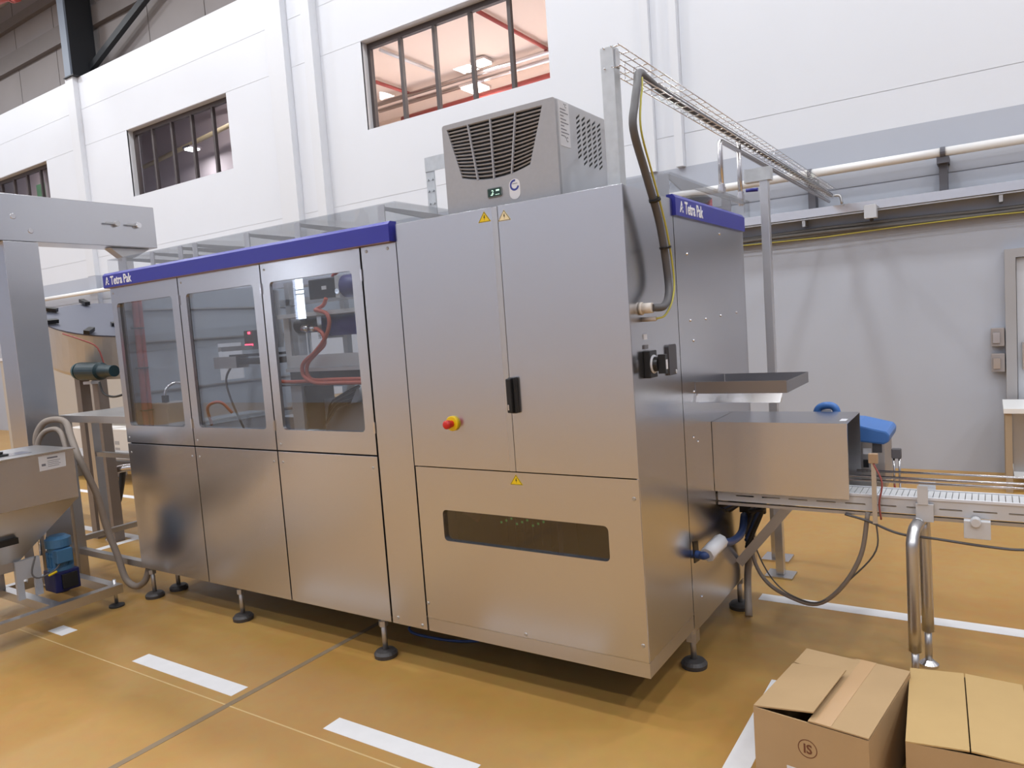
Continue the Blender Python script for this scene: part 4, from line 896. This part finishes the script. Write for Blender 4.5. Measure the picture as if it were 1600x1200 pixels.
text('IS', 0.046, tuple(R1 @ Vector((-0.005, -hy - 0.001, 0.189)) + c1), R1 @ FRONT, INKBR, t, name='printed_mark', sx=0.95, weight=0.0009, ext=0.0003, align='CENTER')
rot(MB().box((-0.08, -hy - 0.001, 0.03), (0.06, -hy - 0.0003, 0.12)), R1, c1).build('shipping_label', LABEL, t)
pr = MB()
for k in range(4): pr.box((-0.06, -hy - 0.0014, 0.10 - k * 0.012), (0.03, -hy - 0.001, 0.103 - k * 0.012))
rot(pr, R1, c1).build('label_print', PRINT, t, kind='stuff')
c2 = Vector((1.128, 0.125, 0)); a2 = math.atan2(0.02, 0.36)
t = thing('cardboard_box', 'pale cardboard box with two closed flaps at the lower right corner', 'box', c2)
R2 = Matrix.Rotation(a2, 3, 'Z'); hx, hy, H = 0.182, 0.275, 0.28
rot(MB().box((-hx, -hy, 0), (-hx + 0.005, hy, H)).box((hx - 0.005, -hy, 0), (hx, hy, H)).box((-hx + 0.005, -hy, 0), (hx - 0.005, -hy + 0.005, H)).box((-hx + 0.005, hy - 0.005, 0), (hx - 0.005, hy, H)).box((-hx + 0.005, -hy + 0.005, 0), (hx - 0.005, hy - 0.005, 0.006)), R2, c2).build('carton_body', CARDB, t)
for s in (-1, 1):
    fv = [(s * hx, -hy, H + 0.004), (s * 0.002, -hy, H + 0.014), (s * 0.002, hy, H + 0.014), (s * hx, hy, H + 0.004)]
    rot(MB().add(fv + [(x, y, z - 0.005) for x, y, z in fv], [(0, 1, 2, 3), (7, 6, 5, 4), (0, 4, 5, 1), (1, 5, 6, 2), (2, 6, 7, 3), (3, 7, 4, 0)]), R2, c2).build('flap', CARDB2, t)

# ------------------------------------------------------------------ equipment at the left
GT = thing('steel_gantry', 'stainless gantry column with an overhead beam at the left edge', 'gantry', (-4.92, -0.1, 0))
MB().box((-5.05, -0.226, 0.02), (-4.8, 0.012, 2.617)).build('column', STEEL, GT, 0.003)
MB().box((-5.05, -0.8, 2.62), (-4.798, 0.965, 2.965)).build('beam', STEEL, GT, 0.003)
for y in (0.62, 0.80):
    MB().cyl((-4.798, y, 2.80), (-4.76, y, 2.80), 0.022, n=14).build('knob', POLISH if y > 0.7 else STEEL2, GT)
    MB().box((-4.775, y - 0.10, 2.794), (-4.765, y, 2.806)).build('knob_pin', STEEL3, GT)
for y, z, r in ((-0.139, 2.80, 0.022), (-0.03, 2.70, 0.02)): MB().lathe((-4.798, y, z), (1, 0, 0), [(0, r), (0.006, r * 0.8)], 14).build('cover_cap', PIPEST, GT)
MB().prism([(0.60, 2.617), (0.94, 2.617), (0.80, 2.54), (0.70, 2.54)], 'x', -4.98, -4.88).build('gusset', STEEL2, GT)
MB().box((-4.97, 0.70, 0.0), (-4.89, 0.79, 2.54)).build('rear_leg', STEEL2, GT)

IF = thing('infeed_table', 'stainless infeed table frame between the gantry and the packing machine', 'table', (-4.35, 0.3, 0))
MB().box((-4.83, 0.02, 1.24), (-3.875, 0.55, 1.294)).build('table_top', STEEL2, IF, 0.002)
MB().box((-4.84, 0.022, 0), (-4.775, 0.088, 1.24)).build('leg', STEEL2, IF)
MB().box((-4.84, 0.235, 0.3), (-4.785, 0.295, 1.24)).build('leg', STEEL2, IF)
MB().box((-4.775, 0.03, 0.195), (-3.88, 0.075, 0.24)).build('rail', STEEL2, IF)
MB().box((-4.83, 0.088, 0.285), (-4.785, 0.60, 0.325)).build('rail', STEEL2, IF)
MB().box((-4.785, 0.245, 0.93), (-3.9, 0.285, 0.965)).build('rail', STEEL3, IF)
MB().box((-4.32, 0.42, 1.50), (-3.9, 0.46, 1.535)).build('guide_rail', STEEL2, IF)
MB().box((-4.2, 0.2, 1.294), (-3.92, 0.28, 1.31)).build('dark_strip', BLACK, IF)
for x in (-4.15, -4.1): MB().cyl((x, 0.3, 1.294), (x, 0.3, 1.50), 0.012, n=10).build('pin', POLISH, IF)

HP = thing('hopper_unit', 'stainless hopper with a tapered bottom on a low base frame at lower left', 'hopper', (-4.28, -0.8, 0))
MB().box((-4.53, -1.5, 0.785), (-4.0, -0.29, 1.115)).build('hopper_box', STEEL, HP, 0.003)
ld = MB().box((-4.545, -1.51, 1.115), (-3.985, -0.285, 1.124)).build('lid', STEEL2, HP, 0.002)
MB().lathe((-4.18, -0.66, 1.124), (0, 0, 1), [(0, 0.05), (0.012, 0.05), (0.016, 0.02), (0.03, 0.022)], 14).build('lid_knob', BLACK, ld)
MB().box((-4.25, -0.74, 1.1245), (-4.1, -0.50, 1.128)).build('lid_hatch', POLISH, ld)
cn = MB(); A = [(-4.53, -1.5, 0.785), (-4.0, -1.5, 0.785), (-4.0, -0.29, 0.785), (-4.53, -0.29, 0.785)]; B = [(-4.36, -1.1, 0.42), (-4.18, -1.1, 0.42), (-4.18, -0.62, 0.42), (-4.36, -0.62, 0.42)]
cn.add(A + B, [(0, 1, 5, 4), (1, 2, 6, 5), (2, 3, 7, 6), (3, 0, 4, 7), (4, 5, 6, 7), (3, 2, 1, 0)]).build('tapered_bottom', STEEL2, HP)
MB().box((-4.36, -1.1, 0.36), (-4.18, -0.62, 0.42)).build('outlet', STEEL3, HP)
MB().box((-4.10, -0.82, 0.56), (-4.06, -0.66, 0.60)).build('drain_port', BLACK, HP)
lb = MB().prism([(-0.512, 1.004), (-0.348, 1.01), (-0.345, 1.105), (-0.512, 1.102)], 'x', -4.0, -3.9985).build('label', LABEL, HP)
pr = MB().box((-3.9985, -0.46, 1.078), (-3.998, -0.395, 1.088)).box((-3.9985, -0.497, 1.035), (-3.998, -0.472, 1.05))
for k in range(4): pr.box((-3.9985, -0.46, 1.062 - k * 0.012), (-3.998, -0.38 - 0.01 * (k % 2), 1.065 - k * 0.012))
pr.build('label_print', PRINT, lb, kind='stuff')
for a, b in (((-3.83, -2.2, 0.13), (-3.83, -0.17, 0.13)), ((-4.62, -2.2, 0.13), (-4.62, -0.17, 0.13))): MB().bar(a, b, 0.06, 0.06).build('frame_beam', STEEL2, HP)
for y in (-0.2, -0.58, -1.5): MB().bar((-4.59, y, 0.13), (-3.86, y, 0.13), 0.06, 0.058).build('cross_beam', STEEL2, HP)
for x, y in ((-3.86, -0.195), (-4.62, -0.195), (-3.86, -1.9), (-4.62, -1.9)):
    f = MB().cyl((x, y, 0.015), (x, y, 0.19), 0.012, n=10).build('foot', STEEL2, HP)
    MB().lathe((x, y, 0), (0, 0, 1), [(0, 0.05), (0.012, 0.05), (0.022, 0.02)], 18).build('foot_pad', RUBBER, f)
for y in (-0.62, -0.42): MB().box((-4.56, y - 0.03, 0.16), (-4.53, y + 0.03, 0.785)).build('leg', STEEL2, HP)
mo = MB().lathe((-4.13, -0.40, 0.30), (0, 0, 1), [(0, 0.078), (0.025, 0.078), (0.025, 0.07), (0.10, 0.07), (0.10, 0.076), (0.115, 0.076), (0.115, 0.068), (0.16, 0.068), (0.16, 0.08), (0.215, 0.08), (0.235, 0.05)], 24).build('drive_motor', MOTBLUE, HP)
MB().box((-4.08, -0.46, 0.36), (-4.03, -0.36, 0.45)).build('terminal_box', MOTBLUE, mo, 0.004)
fin = MB()
for k in range(16):
    a = 2 * PI * k / 16; fin.obox((-4.13 + 0.073 * math.cos(a), -0.40 + 0.073 * math.sin(a), 0.375), (0.012, 0.004, 0.11), Matrix.Rotation(a, 3, 'Z'))
fin.build('cooling_fins', MOTBLUE, mo, kind='stuff')
MB().box((-4.21, -0.48, 0.16), (-4.05, -0.32, 0.30)).build('gearbox', MOTNAVY, HP, 0.008)
MB().box((-4.05, -0.44, 0.18), (-4.035, -0.34, 0.28)).build('gearbox_cover', BLACK, HP, 0.003)
MB().prism([(-0.66, 0.16), (-0.62, 0.16), (-0.62, 0.29), (-0.55, 0.29), (-0.55, 0.16), (-0.51, 0.16), (-0.51, 0.42), (-0.66, 0.42)], 'x', -4.19, -4.16).build('pump_bracket', ACSIDE, HP)
for y in (-0.50, -0.46): MB().cyl((-4.16, y, 0.42), (-4.16, y, 0.66), 0.009, n=8).build('supply_tube', POLISH, HP)
MB().tube([(-4.1, -0.56, 0.44), (-4.08, -0.60, 0.34), (-4.06, -0.57, 0.30), (-4.05, -0.48, 0.32), (-4.04, -0.44, 0.36)], 0.006, 6, 4).build('cable', CABLEG, HP)
MB().cyl((-4.04, -0.52, 0.30), (-4.03, -0.47, 0.315), 0.008, n=8).build('yellow_plug', YELLOW, HP)
hz = [(-4.62, -0.25, 1.05), (-4.62, -0.24, 1.18), (-4.58, -0.20, 1.27), (-4.5, -0.15, 1.29), (-4.42, -0.12, 1.26), (-4.33, -0.14, 1.16), (-4.2, -0.16, 1.0), (-4.15, -0.10, 0.75), (-4.15, -0.06, 0.5), (-4.12, -0.02, 0.28), (-4.08, 0.0, 0.10), (-4.0, 0.03, 0.045), (-3.92, 0.06, 0.10), (-3.90, 0.10, 0.24)]
simple(MB().tube(hz, 0.023, 10, 6), 'corrugated_hose', HOSEG, 'thick grey hose arching behind the hopper and dropping to the floor', 'hose')
hz = [(-4.58, -0.27, 1.05), (-4.57, -0.25, 1.15), (-4.53, -0.22, 1.21), (-4.46, -0.18, 1.225), (-4.40, -0.17, 1.19), (-4.34, -0.18, 1.10), (-4.25, -0.19, 0.95)]
simple(MB().tube(hz, 0.018, 10, 6), 'corrugated_hose', HOSEG, 'shorter grey hose arching just behind the hopper lid', 'hose')

# tilted drum with clips
DR = thing('cap_drum', 'tilted steel drum with black clips on its rim behind the infeed table', 'drum', (-6.0, 1.1, 1.6))
dc = Vector((-5.95, 1.12, 2.07)); da = Vector((0.31, -0.08, 0.95)).normalized()
MB().lathe(dc - da * 0.42, da, [(0, 0.55), (0.03, 0.56), (0.40, 0.57), (0.42, 0.57)], 48).build('shell', mat('drum_steel', (0.62, 0.60, 0.59, 1), 0.42, 0.6, noise=0.1, nscale=3, stretch=(6, 6, 0.2)), DR)
MB().lathe(dc, da, [(0, 0.58), (0.012, 0.58)], 48).build('cover', mat('bluish_cover', lin(90, 92, 106), 0.45, 0.2), DR)
u_ = da.cross(Vector((0, 0, 1))).normalized(); v_ = da.cross(u_)
Rm = Matrix((u_, v_, da)).transposed()
for k in range(8):
    a = 2 * PI * k / 8 + 0.2
    c = dc + (u_ * math.cos(a) + v_ * math.sin(a)) * 0.55 + da * 0.04
    MB().obox(c, (0.13, 0.05, 0.035), Rm @ Matrix.Rotation(a, 3, 'Z')).build('clip', BLACK, DR)
MB().obox(dc + da * 0.03 + v_ * 0.25, (0.14, 0.05, 0.03), Rm).build('clip', BLACK, DR)
MB().tube([(-5.75, 0.56, 1.95), (-5.55, 0.62, 1.88), (-5.42, 0.68, 1.80), (-5.40, 0.72, 1.6)], 0.007, 6, 4).build('pink_tube', REDHOSE, DR)
UPR = mat('brownish_upright', lin(130, 119, 112), 0.45, 0.3)
for x in (-5.93, -5.62): MB().box((x - 0.045, 0.72, 0), (x + 0.045, 0.81, 1.56)).build('upright', UPR, DR)
tm = thing('teal_motor', 'dark teal motor lying under the tilted drum', 'motor', (-5.3, 0.6, 1.55))
MB().lathe((-5.62, 0.62, 1.60), (1, 0.05, -0.02), [(0, 0.05), (0.01, 0.082), (0.30, 0.078), (0.32, 0.058), (0.44, 0.05), (0.5, 0.05)], 24).build('body', TEAL, tm)
MB().lathe((-5.63, 0.62, 1.60), (-1, -0.05, 0.02), [(0, 0.081), (0.03, 0.078), (0.035, 0.065)], 24).build('fan_cowl', mat('teal_cowl', lin(50, 90, 96), 0.4), tm)
MB().tube([(-5.3, 0.6, 1.5), (-5.25, 0.6, 1.40), (-5.1, 0.6, 1.37), (-4.9, 0.58, 1.39)], 0.01, 6, 4).build('cable', RUBBER, tm)
MB().box((-5.66, 0.64, 1.48), (-5.52, 0.715, 1.505)).build('bracket', STEEL3, tm)

# conveyor and cartons in the background at left
LC = thing('tube_leg_conveyor', 'conveyor on a bent tube leg seen left of the packing machine', 'conveyor', (-6.2, 0.9, 0))
MB().tube([(-5.72, 0.78, 0.12), (-5.72, 0.78, 0.55), (-5.70, 0.80, 0.62), (-5.62, 0.86, 0.66), (-5.5, 0.95, 0.67)], 0.035, 12, 4).build('leg', PIPEST, LC)
MB().cyl((-5.72, 0.78, 0.02), (-5.72, 0.78, 0.12), 0.02, n=10).build('spindle', STEEL3, LC)
MB().lathe((-5.72, 0.78, 0), (0, 0, 1), [(0, 0.07), (0.015, 0.07), (0.04, 0.02)], 18).build('foot_pad', PIPEST, LC)
MB().box((-8.2, 0.98, 0.62), (-5.0, 1.35, 0.70)).build('frame', mat('dark_conveyor_frame', (0.14, 0.13, 0.13, 1), 0.5, 0.4), LC)
MB().box((-8.2, 1.0, 0.70), (-5.0, 1.33, 0.72)).build('belt', STEEL3, LC)
for x in (-7.9, -6.6): MB().cyl((x, 1.15, 0), (x, 1.15, 0.62), 0.03, n=10).build('leg', STEEL3, LC)
for k, (x, y, m, lab) in enumerate(((-9.75, 2.6, WHITEC, 'white printed carton on the low pallet at far left, the left one'), (-9.15, 2.62, WHITEC, 'white printed carton on the low pallet at far left, the middle one'), (-8.55, 2.61, WHITEC, 'white printed carton on the low pallet at far left, the right one'))):
    t = thing('white_carton', lab, 'carton', (x, y, 0.30), 'white cartons on the low pallet at far left')
    MB().box((x - 0.26, y - 0.14, 0.30), (x + 0.26, y + 0.14, 0.72)).build('carton_body', m, t, 0.003)
    pr = MB()
    for j in range(8): pr.box((x - 0.18 + 0.03 * (j % 4), y - 0.1412, 0.42 + 0.09 * (j // 4)), (x - 0.165 + 0.03 * (j % 4), y - 0.1402, 0.47 + 0.09 * (j // 4)))
    pr.build('print_marks', PRINT, t, kind='stuff')
pt = thing('low_pallet', 'low grey pallet carrying the white printed cartons at far left', 'pallet', (-9.15, 2.62, 0))
MB().box((-10.1, 2.4, 0.24), (-8.2, 2.85, 0.30)).build('deck', STEEL3, pt)
for x in (-10.0, -9.2, -8.35): MB().box((x, 2.45, 0), (x + 0.08, 2.8, 0.24)).build('runner', STEEL3, pt)
wc = thing('filling_machine', 'pale grey machine cabinet standing far back behind the infeed table', 'machine', (-11.3, 3.2, 0))
MB().box((-13.2, 3.0, 0.1), (-9.4, 3.9, 1.75)).build('body', mat('warm_grey_cabinet', lin(190, 182, 172), 0.5), wc, 0.01)
MB().box((-13.2, 2.98, 1.75), (-9.4, 3.9, 1.80)).build('top_edge', LABEL, wc)
MB().box((-10.6, 2.985, 0.5), (-9.8, 3.0, 1.3)).build('door', mat('darker_cabinet_door', lin(160, 152, 145), 0.5), wc)
for x in (-13.0, -9.7): MB().box((x, 3.2, 0), (x + 0.1, 3.3, 0.1)).build('leg', STEEL3, wc)
bc = thing('blue_print_carton', 'white carton with a blue printed band beside the machine edge', 'carton', (-6.0, 1.55, 1.06))
MB().box((-6.32, 1.45, 1.06), (-5.75, 1.7, 1.42)).build('carton_body', WHITEC, bc, 0.003)
MB().box((-6.3, 1.448, 1.26), (-5.77, 1.45, 1.36)).build('blue_band', mat('blue_band_print', lin(60, 100, 185), 0.5), bc)
cs_ = thing('carton_shelf', 'small steel shelf holding the carton with the blue band', 'shelf', (-6.0, 1.55, 0))
MB().box((-6.4, 1.4, 1.03), (-5.7, 1.75, 1.06)).build('shelf_board', STEEL2, cs_)
for x in (-6.38, -5.76): MB().box((x, 1.55, 0), (x + 0.04, 1.59, 1.03)).build('leg', STEEL3, cs_)
simple(MB().tube([(-6.5, 1.3, 0.62), (-6.55, 1.25, 0.5), (-6.5, 1.2, 0.30), (-6.4, 1.2, 0.2), (-6.32, 1.2, 0.3), (-6.32, 1.25, 0.5), (-6.4, 1.3, 0.6)], 0.03, 8, 5), 'looped_cable', RUBBER, 'black cable loop hanging under the background conveyor', 'cable')
simple(MB().tube([(-1.70, 0.42, 0.014), (-1.64, 0.32, 0.014), (-1.52, 0.29, 0.014), (-1.27, 0.32, 0.014), (-1.1, 0.45, 0.014), (-0.9, 0.8, 0.014)], 0.008, 6, 5), 'floor_hose', MATS['blue_hose_sheath'], 'thin dark blue hose lying on the floor under the electrical cabinet', 'hose')
